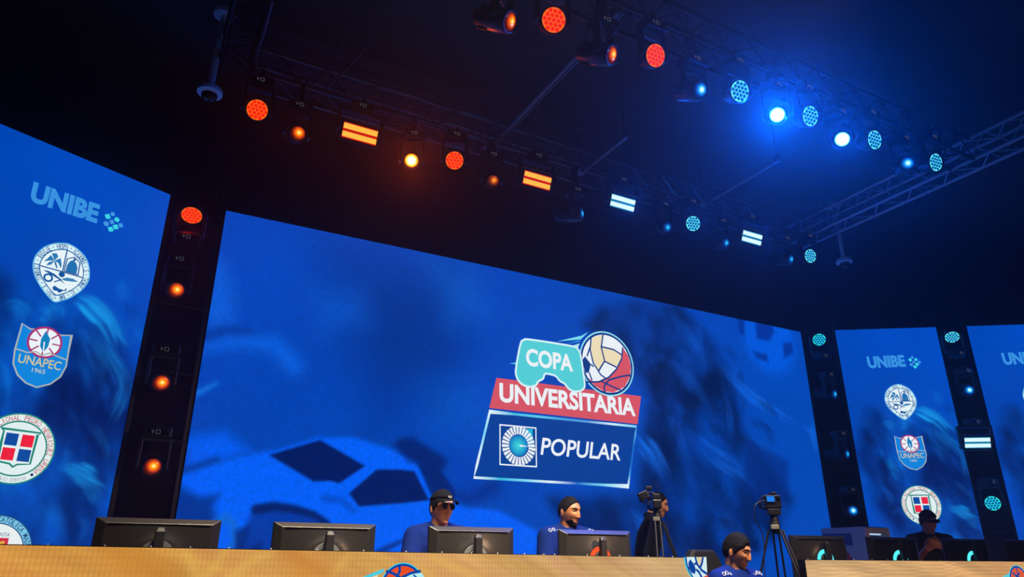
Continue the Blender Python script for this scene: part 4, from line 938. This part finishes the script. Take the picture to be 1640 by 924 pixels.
# ================================================================== DRINKS COOLER
cl = on_plane(1428, 890, (RC.x, 4.95, 0), (rcd.y, -rcd.x, 0)); cq = atY(1383, 843, cl.y); cooler_top = cq.z
cx = (cl.x+cq.x)/2; cw = cl.x-cq.x; chh = cooler_top-STAGE
root = empty('drinks_cooler', (cx, cl.y+0.25, STAGE), 'pale mini drinks cooler with cans behind glass, right counter', 'cooler')
M_COOL = mat('cooler_side', (120, 150, 196), 0.35); M_COOLF = mat('cooler_frame', (150, 160, 180), 0.4)
MB().box((-cw/2+0.012, 0, chh/2), (0.024, 0.5, chh)).box((cw/2-0.012, 0, chh/2), (0.024, 0.5, chh)).box((0, 0.24, chh/2), (cw-0.05, 0.02, chh)).box((0, 0, chh-0.03), (cw-0.05, 0.46, 0.06)).box((0, 0, 0.04), (cw-0.05, 0.46, 0.08)).build('cabinet', M_COOL, root)
for t in (0.2, 0.42, 0.64): MB().box((0, 0.0, chh*t+0.15), (cw-0.05, 0.44, 0.012)).build('shelf', M_COOLF, root)
fr = MB()
for s in (-1, 1): fr.box((s*(cw/2-0.018), -0.262, chh/2), (0.036, 0.024, chh-0.02))
fr.box((0, -0.262, chh-0.035), (cw-0.072, 0.024, 0.05)).box((0, -0.262, 0.04), (cw-0.072, 0.024, 0.06)).build('door', M_COOLF, root)
gm = bpy.data.materials.new('clear_glass'); gm.use_nodes = True; g_ = gm.node_tree.nodes['Principled BSDF']; g_.inputs['Transmission Weight'].default_value = 1.0; g_.inputs['Roughness'].default_value = 0.02; g_.inputs['Base Color'].default_value = (0.9, 0.95, 1, 1); g_.inputs['IOR'].default_value = 1.02
MB().box((0, -0.262, chh/2), (cw-0.072, 0.004, chh-0.1)).build('glass_pane', gm, root)
MB().box((0, -0.20, chh-0.068), (cw-0.1, 0.02, 0.014)).build('cooler_lamp', emit('cooler_tube', (190, 214, 240), 0.9, True), root)
MB().box((-cw/2+0.004, -0.276, chh/2), (0.010, 0.004, chh-0.08)).build('edge_trim', mat('orange_trim', (236, 130, 30), 0.4), root)
MB().prism([(-cw/2-0.001, 0.22, chh-0.55), (-cw/2-0.001, -0.24, chh-0.60), (-cw/2-0.001, -0.02, chh-0.22)], (-0.001, 0, 0)).build('side_graphic', mat('graphic_red', (150, 26, 40), 0.4), root)
MB().prism([(-cw/2-0.001, 0.24, chh-0.16), (-cw/2-0.001, -0.1, chh-0.17), (-cw/2-0.001, -0.1, chh-0.06), (-cw/2-0.001, 0.24, chh-0.05)], (-0.001, 0, 0)).build('side_lettering', mat('graphic_blue', (30, 60, 140), 0.4), root)
M_CAN = mat('can_blue', (90, 130, 200), 0.25, metal=0.7); can0 = None
for k in range(5):
    x = -cw/2+0.075+k*(cw-0.15)/4; z = chh*0.64+0.156
    if can0 is None:
        can0 = empty('drink_can', (0, 0, 0)); MB().lathe([(0.02, 0), (0.026, 0.006), (0.026, 0.118), (0.021, 0.128)], n=16).build('can_body', M_CAN, can0, smooth=True); MB().lathe([(0.021, 0.128), (0.022, 0.132), (0.001, 0.130)], n=16).build('can_lid', M_WHITE, can0, smooth=True); c_ = can0
    else: c_ = copy_tree(can0)
    c_.location = (cx+x, cl.y+0.25-0.16, STAGE+z); tag(c_, 'slim blue can in the top row of the drinks cooler', 'can', 'cans in the drinks cooler')

# ================================================================== PEOPLE
def head_points(n=112, m=84):
    th = np.linspace(0, math.pi, m+1)[1:-1]; ph = np.linspace(0, 2*math.pi, n, endpoint=False)
    T, Pp = np.meshgrid(th, ph, indexing='ij')
    D = np.stack([np.sin(T)*np.sin(Pp), -np.sin(T)*np.cos(Pp), np.cos(T)], -1).reshape(-1, 3)
    return np.vstack([[0, 0, 1], D, [0, 0, -1]]), n, m
def head_shape(D, jaw=1.0, nose=1.0):
    x, y, z = D.T; b = np.where(y < 0, 0.094, 0.104); c = np.where(z > 0, 0.120, 0.122)
    r = 1/np.sqrt((x/0.075)**2+(y/b)**2+(z/c)**2); Pt = D*r[:, None]
    X, Y, Z = Pt.T.copy(); t = np.clip(-Z/0.122, 0, 1)
    X = X*(1-0.30*t**1.4*jaw)*(1+0.05*np.exp(-((Z-0.04)/0.05)**2))
    back = np.clip(Y/0.05, 0, 1); Y = Y-back*t**1.2*0.03
    fr = np.clip(-Y/0.03, 0, 1)
    g = lambda cx, cz, sx, sz: np.exp(-((X-cx)/sx)**2-((Z-cz)/sz)**2)*fr
    dY = np.zeros_like(X)
    dY -= 0.030*np.exp(-(X/0.045)**2)*np.clip((-Z-0.055)/0.05, 0, 1)*fr             # chin comes forward
    dY -= 0.006*np.exp(-(X/0.07)**2-((Z-0.034)/0.012)**2)*fr                         # brow
    for s in (-1, 1):
        dY += 0.013*g(s*0.032, 0.012, 0.019, 0.013)                                    # eye sockets
        dY -= 0.005*g(s*0.045, -0.022, 0.02, 0.018); dY -= 0.006*nose*g(s*0.013, -0.034, 0.008, 0.007)
    ramp = np.clip((0.022-Z)/0.058, 0, 1)*(1/(1+np.exp((-Z-0.041)/0.0022)))
    dY -= nose*(0.008+0.016*ramp)*np.exp(-(X/(0.009+0.007*ramp))**2)*(Z < 0.03)*np.clip(ramp*6, 0, 1)*fr
    dY -= 0.006*g(0, -0.060, 0.024, 0.006); dY -= 0.007*g(0, -0.073, 0.021, 0.006); dY += 0.006*g(0, -0.0665, 0.024, 0.0026)
    dY += 0.005*g(0, -0.086, 0.02, 0.007); dY -= 0.004*g(0, -0.105, 0.016, 0.012)
    return np.stack([X, Y+dY, Z], -1)
def sphere_faces(n, m):
    fs = []; L = (m-1)*n+1
    for k in range(n): fs.append((0, 1+(k+1) % n, 1+k)); fs.append((L, L-n+k, L-n+(k+1) % n))
    for i in range(m-2):
        for k in range(n): a = 1+i*n; fs.append((a+k, a+(k+1) % n, a+n+(k+1) % n, a+n+k))
    return fs
def hand(mb, W, d, nrm, side, curl=0.5, spread=0.05):
    """palm and five fingers from wrist W, pointing along d, palm facing nrm; side +1 puts the thumb along d x nrm"""
    W, d, nrm = Vector(W), Vector(d).normalized(), Vector(nrm).normalized(); nrm = (nrm-d*nrm.dot(d)).normalized(); s = d.cross(nrm)*side
    ks = []
    for k, (o, L) in enumerate(((0.030, 0.092), (0.010, 0.097), (-0.010, 0.092), (-0.028, 0.083))):
        kp = W+d*L+s*o; ks.append(kp); mb.rcone(W+s*(o*0.7)+d*0.012, kp, 0.0145, 0.0115, 10)
    for kp, L, o in zip(ks, (0.072, 0.080, 0.074, 0.058), (0.03, 0.01, -0.01, -0.03)):
        dd = (d+s*(o*spread*20)).normalized(); p = kp; ang = 0
        for q, (fr, r0, r1) in enumerate(((0.44, 0.0098, 0.0088), (0.31, 0.0088, 0.0080), (0.25, 0.0080, 0.0068))):
            ang += curl*(0.6 if q == 0 else 1.0); e = dd*math.cos(ang)+nrm*math.sin(ang); p2 = p+e*(L*fr); mb.rcone(p, p2, r0, r1, 9); p = p2
    b = W+d*0.025+s*0.022; e1 = (d*0.6+s*0.7+nrm*0.35).normalized(); p1 = b+e1*0.042; p2 = p1+(d*0.85+s*0.3+nrm*0.4).normalized()*0.03; p3 = p2+(d*0.95+nrm*0.4).normalized()*0.024
    mb.rcone(b, p1, 0.0145, 0.0112, 9); mb.rcone(p1, p2, 0.0105, 0.0092, 9); mb.rcone(p2, p3, 0.0092, 0.0075, 9)
def ell(w, d, z, yc=0.0, n=28, sq=2.4):
    out = []
    for k in range(n):
        a = 2*math.pi*k/n; c, s = math.cos(a), math.sin(a)
        out.append((w*math.copysign(abs(c)**(2/sq), c), yc+d*math.copysign(abs(s)**(2/sq), s), z))
    return out
def person(name, x, y, hc, yaw, hyaw, hpitch, hroll, skin, shirt, arms, label, hair='short', sleeve=0.75, seated=True, beard=False, lean=0.0, brow=(12, 9, 8), build=1.0, collar=False, glasses=False, prints=False, headset=False):
    """local frame: looks along -Y, root on the stage; hc = height of the middle of the head"""
    p = hc-0.62; ly = lambda z: -lean*(z-p); hv = Matrix.Rotation(yaw, 3, 'Z') @ Vector((0, ly(hc)-0.02, 0)); root = empty('person', (x-hv.x, y-hv.y, STAGE), label, 'person', None, yaw)
    Hc = Vector((0, ly(hc)-0.02, hc)); HM = Matrix.Translation(Hc) @ Matrix.Rotation(hyaw, 4, 'Z') @ Matrix.Rotation(hroll, 4, 'Y') @ Matrix.Rotation(hpitch, 4, 'X')
    D, n, m = head_points(); HP = head_shape(D); F = sphere_faces(n, m); b = build
    body = MB(); body.M = HM; body.add([tuple(q) for q in HP], F)
    for s in (-1, 1):
        body.ball((s*0.076, 0.012, -0.005), 0.03, 12, 8, (0.30, 0.62, 1.0)); body.ball((s*0.079, 0.010, -0.028), 0.012, 10, 6, (0.5, 0.8, 1))
    body.M = Matrix.Identity(4)
    nb = Vector((0, ly(p+0.45)+0.025, p+0.45)); body.rcone(nb, HM @ Vector((0, 0.018, -0.055)), 0.066, 0.058, 18)
    tors = [(0.150*b, 0.105, p-0.06), (0.158*b, 0.112, p), (0.140*b, 0.102, p+0.14), (0.150*b, 0.108, p+0.27), (0.165*b, 0.108, p+0.36), (0.160*b, 0.085, p+0.43), (0.10*b, 0.066, p+0.475), (0.06, 0.055, p+0.50)]
    body.loft([ell(w, d, z, ly(z)+0.012) for w, d, z in tors])
    sh = MB(); sh.loft([ell(w+0.02, d+0.02, z, ly(z)+0.012) for w, d, z in [(t[0], t[1], t[2]-0.04 if k == 0 else t[2]) for k, t in enumerate(tors[:7])]]+[ell(0.080, 0.078, p+0.498, ly(p+.5)+0.012)])
    for s in (-1, 1):
        S = Vector((s*0.172*b, ly(p+0.42)+0.012, p+0.425)); E, Wr, hd, hn, cur = arms[s]; E, Wr = Vector(E), Vector(Wr)
        body.rcone(S, E, 0.052*b, 0.042, 14); body.rcone(E, Wr, 0.041, 0.028, 14); body.ball(S, 0.058*b); hand(body, Wr, hd, hn, -s, cur)
        Es = S+(E-S)*sleeve; sh.rcone(S, Es, 0.072*b, 0.066, 16); sh.tube(Es, Es+(E-S).normalized()*0.05, 0.066, 0.068, 16); sh.ball(S+Vector((-s*0.03, 0, 0.0)), 0.075*b)
    for s in (-1, 1):
        for g_, e_ in ((body, 0.0), (sh, 0.012)): g_.rcone((s*0.045, ly(p+.5)+0.03, p+0.485-e_*0.6), (s*0.155*b, ly(p+.43)+0.014, p+0.440), 0.046+e_, 0.055+e_, 14)
    tr = MB(); kz = p-0.13
    for s in (-1, 1):
        hip = Vector((s*0.09, 0.02, p-0.03)); kn = Vector((s*0.13, -0.42, kz)) if seated else Vector((s*0.11, -0.02, 0.47*p/0.92)); an = Vector((s*0.13, -0.36, 0.09)) if seated else Vector((s*0.12, 0.03, 0.09))
        body.rcone(hip, kn, 0.075, 0.052, 14); body.rcone(kn, an, 0.050, 0.035, 14)
        tr.rcone(hip, kn, 0.093, 0.068, 14); tr.rcone(kn, an+Vector((0, 0, 0.02)), 0.066, 0.055, 14)
        MB().loft([ell(0.045, 0.13, 0.0, -0.05), ell(0.05, 0.135, 0.03, -0.05), ell(0.045, 0.11, 0.07, -0.02), ell(0.04, 0.055, 0.11, 0.03)]).build('shoe', M_BLACK, root, smooth=True).location = (an.x, an.y-0.02, 0)
    tr.loft([ell(w+0.016, d+0.014, z, ly(z)+0.012) for w, d, z in tors[:2]]+[ell(0.15*b, 0.115, p+0.08, 0.012)])
    sm = mat(name+'_skin', skin, 0.42, noise=0.08, scale=30); bm_ = remeshed(body, 'body', sm, root, 0.0045, 2)
    clo = mat(name+'_shirt', shirt, 0.9, spec=0.08, noise=0.15, scale=14, bump=0.25)
    so = remeshed(sh, 'shirt', clo, root, 0.009, 6); remeshed(tr, 'trousers', mat('trousers_dark', (18, 20, 28), 0.9), root, 0.012, 4)
    if collar:
        c_ = MB(); c_.M = Matrix.Translation((0, ly(p+.5)+0.014, p+0.485)) @ Matrix.Rotation(R(14), 4, 'X'); c_.lathe([(0.074, 0.0), (0.070, 0.045), (0.078, 0.05), (0.094, 0.005)], n=28); c_.build('collar', clo, root, smooth=True)
    # face
    for s in (-1, 1):
        e = MB(HM); e.ball((s*0.032, -0.0665, 0.0115), 0.0118, 16, 10); e.cur = 1; e.lathe([(0.0001, 0.0122), (0.0045, 0.0116), (0.006, 0.0102)], (s*0.032, -0.0665, 0.0105), (0, -1, 0), 14)
        e.build('eye', [mat('eye_white', (120, 112, 106), 0.25), mat('iris_dark', (16, 10, 8), 0.2)], root, smooth=True)
        l = MB(HM); l.ball((s*0.032, -0.0675, 0.0180), 0.0140, 14, 8, (1.15, 0.9, 0.5)); l.build('eyelid', sm, root, smooth=True)
        w = MB(HM); w.path([(s*0.013, -0.0945, 0.030), (s*0.026, -0.0905, 0.035), (s*0.040, -0.0815, 0.035), (s*0.052, -0.067, 0.029)], [0.0035, 0.0042, 0.0036, 0.002], 7); w.build('eyebrow', mat('brow_hair', brow, 0.9), root, smooth=True)
    lp = MB(HM)
    for z, r, yy in ((-0.0605, 0.0046, -0.0868), (-0.0718, 0.0054, -0.0885)): e_ = 0.003 if z < -0.065 else -0.003; lp.path([(-0.022, -0.0765, z+e_), (-0.012, yy+0.003, z), (0, yy, z), (0.012, yy+0.003, z), (0.022, -0.0765, z+e_)], [0.0018, r, r*1.05, r, 0.0018], 8)
    lp.build('lips', mat(name+'_lips', tuple(int(v*0.72) for v in skin), 0.4), root, smooth=True)
    # hair / beard / cap: shells that rise out of the skin only where they grow
    def shell(mask, thick, nm, mt):
        Q = HP*(1+((thick*mask-0.012*(1-mask))/np.linalg.norm(HP, axis=1))[:, None]); q = MB(HM); q.add([tuple(v) for v in Q], F); return q.build(nm, mt, root, smooth=True)
    X, Y, Z = HP.T; sg = lambda v, k: 1/(1+np.exp(np.clip(-v/k, -40, 40)))
    line = (0.093 if hair == 'short' else 0.080)-0.105*np.clip((Y+0.088)/0.068, 0, 1)-0.05*np.clip((Y-0.02)/0.05, 0, 1)
    hm = sg(Z-line, 0.003)
    hairm = mat('hair_black', (5, 4, 4), 0.8, spec=0.15, noise=0.4, scale=120, bump=0.5)
    if hair == 'short': shell(sg(Z-line, 0.006), 0.0045, 'hair', hairm)
    elif hair == 'full':
        nz = 0.75+0.5*vnoise(X*10+5, Z*10+Y*8+5, 6.0, 2, 3); shell(sg(Z-(line-0.004+0.008*np.sin(X*160)), 0.009), nz*(0.006+0.013*np.clip((Z-0.02)/0.08, 0, 1))*(0.7+0.6*vnoise(X*22+9, Z*22+Y*16+9, 2.0, 12, 2)), 'hair', hairm)
    elif hair == 'cap':
        shell(hm*(Z < 0.05), 0.006, 'hair', hairm)
        cm = sg(Z-(0.052-0.012*np.clip(Y/0.08, -1, 1)), 0.0015); cap = shell(cm, 0.018, 'cap', mat('cap_black', (5, 5, 7), 0.9, spec=0.15))
        br_ = MB(HM); ring = []; inner = []
        for k in range(17):
            a = R(-80+160*k/16); inner.append((0.088*math.sin(a), -0.020-0.085*math.cos(a), 0.056)); ring.append((0.086*math.sin(a), -0.040-0.128*math.cos(a), 0.046-0.020*abs(math.sin(a))**2))
        t = 0.006; vs = inner+ring+[(q[0], q[1], q[2]+t) for q in inner]+[(q[0], q[1], q[2]+t) for q in ring]; fs = []
        for k in range(16): fs += [(k, k+1, 18+k, 17+k), (34+k, 51+k, 52+k, 35+k), (17+k, 18+k, 52+k, 51+k), (k+1, k, 34+k, 35+k)]
        fs += [(0, 17, 51, 34), (16, 50, 67, 33)]; br_.add(vs, fs); br_.build('cap_brim', mat('cap_black', (5, 5, 7), 0.9, spec=0.15), root, smooth=True)
        lg = MB(HM)
        for x0, x1 in ((-0.018, -0.004), (0.0, 0.012)): lg.path([(x1, -0.1065, 0.080), (x0, -0.1085, 0.083), (x0-0.001, -0.110, 0.074), (x1, -0.1115, 0.070)], 0.0016, 6)
        lg.build('cap_logo', mat('cap_thread', (190, 190, 190), 0.7), root)
    if beard:
        bmk = sg(-Z-0.040-0.02*np.clip((Y+0.08)/0.03, 0, 1)*0, 0.004)*sg(-Y+0.012, 0.006)*(1-0.97*np.exp(-(X/0.021)**2-((Z+0.067)/0.012)**2))*(1-np.exp(-(X/0.03)**2-((Z+0.035)/0.016)**2))
        side = sg(-Y+0.02, 0.006)*sg(np.abs(X)-0.052, 0.005)*sg(0.0-Z, 0.006); bmk = np.clip(bmk*sg(-Z-0.048-0.35*np.clip(Y+0.06, 0, 1), 0.004)*(Z > -0.14), 0, 1)
        shell(bmk, 0.0022, 'beard', hairm)
    if glasses:
        gq = MB(HM)
        for s in (-1, 1): gq.lathe([(0.019, -0.001), (0.0205, 0.001), (0.0225, 0.001), (0.0225, -0.001)], (s*0.032, -0.094, 0.010), (0, -1, 0), 20); gq.tube((s*0.053, -0.092, 0.014), (s*0.080, 0.0, 0.012), 0.0016, n=6)
        gq.tube((-0.012, -0.096, 0.014), (0.012, -0.096, 0.014), 0.0016, n=6); gq.build('glasses', mat('glasses_frame', (60, 60, 66), 0.2, metal=0.6), root, smooth=True)
    if prints:
        bvh = BVHTree.FromPolygons([v.co for v in so.data.vertices], [tuple(q.vertices) for q in so.data.polygons]); wm = mat('print_white', (190, 196, 204), 0.7)
        pm = MB()
        for s in (-1, 1):
            for k in range(3):
                h = bvh.ray_cast(Vector((s*(0.125+0.030*k)*b, -0.05, p+1.0)), Vector((0, 0, -1)))
                if h[0]:
                    u, w = ortho(h[1]); c = h[0]+h[1]*0.002
                    pm.path([c+u*(0.012*math.cos(a*math.pi/4))+w*(0.014*math.sin(a*math.pi/4)) for a in range(8 if k else 6)]+([c+u*0.012] if k else []), 0.0024, 5)
        pm.build('shoulder_print', wm, root)
        S = Vector((-0.172*b, 0.0, p+0.425)); E = Vector(arms[-1][0]); mid = S+(E-S)*0.55; h = bvh.ray_cast(mid+Vector((-0.3, -0.25, 0.05)), Vector((0.3, 0.25, -0.05)).normalized())
        if h[0]:
            u, w = ortho(h[1]); c = h[0]+h[1]*0.0015
            q_ = MB(); q_.prism([c+u*(0.022*math.cos(a*math.pi/6))+w*(0.028*math.sin(a*math.pi/6)) for a in range(12)], h[1]*0.002); q_.build('sleeve_badge', mat('badge_cream', (150, 140, 120), 0.7), root)
    return root
def arm(E, W, d, n, c=0.5): return (E, W, d, n, c)
# seated player in a cap
person('capped_player', 2.141, 4.98, 1.935-STAGE, R(-4), R(14), R(2), R(2), (186, 126, 90), (7, 28, 94),
       {-1: arm((-0.27, -0.10, 0.80), (-0.16, -0.30, 0.79), (0.35, -0.9, -0.1), (0, 0, -1), 0.35), 1: arm((0.27, -0.10, 0.80), (0.17, -0.30, 0.74), (-0.1, -1, -0.1), (0, 0, -1), 0.35)},
       'person in a black cap and blue T-shirt seated behind a monitor', hair='cap', glasses=True, prints=False, build=1.08, sleeve=0.85)
person('bearded_player', 3.295, 5.05, 1.952-STAGE, R(2), R(16), R(8), R(0), (160, 104, 70), (7, 28, 88),
       {-1: arm((-0.28, -0.06, 0.80), (-0.14, -0.30, 0.74), (0.2, -1, -0.1), (0, 0, -1), 0.35), 1: arm((0.28, -0.06, 0.80), (0.17, -0.30, 0.74), (-0.1, -1, -0.1), (0, 0, -1), 0.35)},
       'bearded person in a blue T-shirt looking down behind the red-ring monitor', hair='short', beard=True, prints=True, build=1.14, sleeve=0.9)
CP = atY(1053, 808, 5.76)
person('camera_operator', CP.x, 5.76, 2.111-STAGE, R(52), R(-2), R(16), R(0), (180, 122, 86), (10, 12, 16),
       {-1: arm((-0.25, -0.02, 0.95), (-0.22, -0.24, 0.78), (0.1, -0.7, -0.6), (0.9, 0, 0), 0.6), 1: arm((0.25, -0.05, 0.95), (0.17, -0.28, 0.92), (-0.1, -1, 0.1), (0, 0, -1), 0.6)},
       'person in a black polo shirt standing in profile behind a tripod camera', hair='short', seated=False, collar=True, lean=0.22, build=1.16, sleeve=0.8)
YP = atY(1180, 883, 4.08)
person('young_player', YP.x, 4.08, YP.z-STAGE, R(6), R(18), R(16), R(0), (176, 118, 82), (7, 30, 102),
       {-1: arm((-0.27, -0.08, 0.48), (-0.15, -0.30, 0.40), (0.3, -1, 0), (0, 0, -1), 0.4), 1: arm((0.27, -0.10, 0.48), (0.16, -0.32, 0.50), (-0.2, -1, 0.2), (0, 0, -1), 0.4)},
       'dark-haired person in a blue T-shirt in the gap between the counters', hair='full', prints=True, build=1.1, sleeve=0.85)
SY, SPOS = R(-22), Vector((7.83, 4.92, STAGE)); HD = atY(1497, 872, 4.66); hl = Matrix.Rotation(-SY, 3, 'Z') @ (HD-SPOS)
person('silhouetted_player', 7.83, 4.92, 1.98-STAGE, SY, R(-10), R(20), R(0), (150, 92, 62), (9, 10, 14),
       {-1: arm((-0.33, -0.08, 0.86), hl+Vector((-0.085, 0.01, -0.045)), (0.8, -0.2, 0.45), (0.1, 0.9, -0.3), 0.4), 1: arm((0.27, -0.14, 0.86), hl+Vector((0.075, -0.01, -0.02)), (-0.85, -0.25, 0.30), (-0.1, 0.9, 0.2), 0.3)},
       'person in dark clothes and cap, silhouetted with hands raised to the chest', hair='cap', build=1.15, sleeve=0.55)

# ---- seats
def stool(x, y, h, label):
    root = empty('stool', (x, y, STAGE), label, 'stool')
    MB().lathe([(0.16, h-0.05), (0.18, h-0.03), (0.18, h-0.01), (0.15, h)], n=24).build('seat', M_CHAIR, root, smooth=True)
    MB().tube((0, 0, 0.03), (0, 0, h-0.045), 0.025).build('post', M_STEEL, root, smooth=True); MB().lathe([(0.2, 0), (0.2, 0.015), (0.03, 0.04)], n=24).build('base', M_BLACK, root, smooth=True)
stool(2.141, 5.03, 1.935-STAGE-0.80, 'low black stool under the person in a cap'); stool(3.295, 5.10, 1.952-STAGE-0.80, 'low black stool under the bearded person'); stool(7.82, 4.97, 1.98-STAGE-0.80, 'low black stool under the silhouetted person')
gx, gy = YP.x+0.05, 4.17; hs = YP.z-STAGE-0.80
root = empty('gaming_chair', (gx, gy, STAGE), 'black high-backed gaming chair behind the young person in the gap', 'chair', None, R(6))
MB().box((0, -0.02, hs-0.05), (0.5, 0.5, 0.09)).build('seat', M_CHAIR, root, bevel=0.03)
bk = [(-0.20, 0.0), (-0.27, 0.25), (-0.27, 0.50), (-0.21, 0.62), (-0.17, 0.74), (-0.12, 0.81), (0.12, 0.81), (0.17, 0.74), (0.21, 0.62), (0.27, 0.50), (0.27, 0.25), (0.20, 0.0)]
MB().prism([(x, 0.19+0.10*z, hs+z+0.01) for x, z in bk], (0, 0.08, 0)).build('backrest', M_CHAIR, root, bevel=0.02)
for s in (-1, 1): MB().prism([(s*0.255, 0.176+0.1*0.28, hs+0.28), (s*0.255, 0.176+0.1*0.5, hs+0.5), (s*0.2, 0.176+0.1*0.6, hs+0.6), (s*0.18, 0.176+0.1*0.55, hs+0.55), (s*0.22, 0.176+0.1*0.45, hs+0.45), (s*0.22, 0.176+0.1*0.28, hs+0.28)], (0, 0.02, 0)).build('side_stripe', mat('stripe_blue', (20, 90, 130), 0.5), root)
MB().tube((0, 0.05, 0.03), (0, 0.05, hs-0.09), 0.03).build('post', M_STEEL, root, smooth=True); MB().lathe([(0.2, 0), (0.2, 0.02), (0.04, 0.05)], (0, 0.05, 0), n=24).build('base', M_BLACK, root, smooth=True)

# ================================================================== TRIPODS AND VIDEO CAMERAS
def tripod(bowl, spread, label, feet):
    b = Vector(bowl); root = empty('tripod', (b.x, b.y, STAGE), label, 'tripod'); h = b.z-STAGE
    MB().lathe([(0.022, h-0.09), (0.038, h-0.06), (0.042, h-0.015), (0.036, h)], n=20).build('bowl', M_BLACK, root, smooth=True)
    MB().box((-0.036, -0.034, h-0.04), (0.062, 0.018, 0.036), Matrix.Rotation(R(-46), 3, 'Z')).build('leg_lock', mat('lock_grey', (120, 118, 112), 0.35), root, bevel=0.005)
    for a in feet:
        an = R(a); d = Vector((math.cos(an), math.sin(an), 0)); t = Vector((-d.y, d.x, 0)); top = Vector((0, 0, h-0.06))+d*0.05; foot = d*spread+Vector((0, 0, 0.02)); kn = top+(foot-top)*0.55
        leg = MB()
        for s in (-1, 1): leg.tube(top+t*(s*0.022), kn+t*(s*0.03), 0.0085, n=8)
        lo = leg.build('leg', M_MONDK, root, smooth=True)
        MB().tube(kn-(foot-top)*0.05, foot, 0.011, 0.010, n=8).build('lower_leg', M_MONDK, lo, smooth=True); MB().box(kn, (0.05, 0.05, 0.05)).build('leg_clamp', M_BLACK, lo, bevel=0.006); MB().ball(foot, 0.018, 10, 6).build('foot', M_BLACK, lo, smooth=True)
    m = MB()
    for a in feet: d = Vector((math.cos(R(a)), math.sin(R(a)), 0)); m.tube((0, 0, h*0.42), d*(spread*0.52)+Vector((0, 0, h*0.44)), 0.007, n=6)
    m.build('spreader', M_MONDK, root)
    return root
b2 = atY(1240, 836, 4.25); tripod(b2, 0.40, 'black two-tube tripod standing in the gap between the counters', (132, 286, 40))
c2 = empty('video_camera', b2, 'small video camera with a lit blue screen, on the gap tripod', 'camera', None, R(-28.7))
MB().lathe([(0.036, 0.0), (0.034, 0.03), (0.026, 0.05)], n=18).build('fluid_head', M_BLACK, c2, smooth=True)
MB().box((0.0, 0.0, 0.075), (0.10, 0.09, 0.05)).build('base_plate', M_HOUSE, c2, bevel=0.006)
MB().box((0.0, 0.02, 0.155), (0.135, 0.11, 0.11)).build('camera_body', M_HOUSE, c2, bevel=0.012)
MB().lathe([(0.038, 0.0), (0.042, 0.05), (0.05, 0.12)], (0.0, 0.075, 0.155), (0, 1, 0), 20).build('lens_barrel', M_BLACK, c2, smooth=True)
MB().box((-0.022, -0.04, 0.175), (0.075, 0.012, 0.056)).build('screen_frame', M_BLACK, c2, bevel=0.003)
MB().box((-0.022, -0.0475, 0.175), (0.060, 0.002, 0.042)).build('viewfinder_screen', emit('lcd_blue', (30, 130, 235), 1.0), c2)
MB().box((0.045, -0.04, 0.185), (0.03, 0.02, 0.03)).build('control_knob', M_STEEL, c2, bevel=0.004)
MB().box((0.02, 0.02, 0.222), (0.04, 0.09, 0.022)).build('top_handle', M_BLACK, c2, bevel=0.006)
cable([b2+Vector((-0.06, 0.0, 0.17)), atY(1210, 808, 4.27), atY(1209, 830, 4.28), atY(1222, 858, 4.28), atY(1224, 900, 4.28), atY(1226, 940, 4.28)], 0.004, M_CABLE, 'thin black cable looping from the video camera in the gap')
b1 = atY(1052, 824, 5.35); tripod(b1, 0.45, 'black tripod in front of the camera operator', (232, 338, 112))
c1 = empty('video_camera', b1, 'black video camera with a monitor arm, beside the operator’s head', 'camera', None, R(-28.7))
MB().lathe([(0.036, 0.0), (0.034, 0.03), (0.026, 0.05)], n=18).build('fluid_head', M_BLACK, c1, smooth=True)
MB().box((0.0, 0.0, 0.09), (0.085, 0.13, 0.08)).build('camera_body', M_HOUSE, c1, bevel=0.01)
MB().box((0.0, 0.0, 0.158), (0.07, 0.10, 0.05)).build('top_handle', M_BLACK, c1, bevel=0.01)
MB().lathe([(0.03, 0), (0.036, 0.06), (0.05, 0.10)], (-0.01, 0.06, 0.09), (0, 1, 0), 18).build('lens_barrel', M_BLACK, c1, smooth=True)
MB().path([(0.0, 0.0, 0.18), (-0.05, 0.0, 0.20), (-0.07, 0.0, 0.19)], 0.009, 8).build('monitor_arm', M_BLACK, c1, smooth=True)
MB().box((-0.115, -0.01, 0.165), (0.10, 0.03, 0.075), Matrix.Rotation(R(-22), 3, 'Y')).build('field_monitor', M_HOUSE, c1, bevel=0.008)
MB().prism([(-0.17, -0.03, 0.19), (-0.15, -0.03, 0.115), (-0.10, -0.03, 0.10), (-0.12, -0.03, 0.13)], (0, 0.05, 0)).build('sun_hood', M_MATTE, c1)
MB().box((-0.06, 0.0, 0.235), (0.06, 0.05, 0.035)).build('microphone_mount', M_BLACK, c1, bevel=0.008)
MB().path([(-0.03, 0, 0.25), (-0.01, 0, 0.29), (0.02, 0, 0.28), (0.03, 0, 0.20)], 0.003, 6).build('camera_lead', M_CABLE, c1, smooth=True)
cable([b1+Vector((0.05, -0.04, 0.05)), atY(1070, 840, 5.32), atY(1068, 865, 5.32), atY(1072, 885, 5.32), atY(1070, 905, 5.32)], 0.0035, M_CABLE, 'thin black cable hanging from the camera beside the operator')
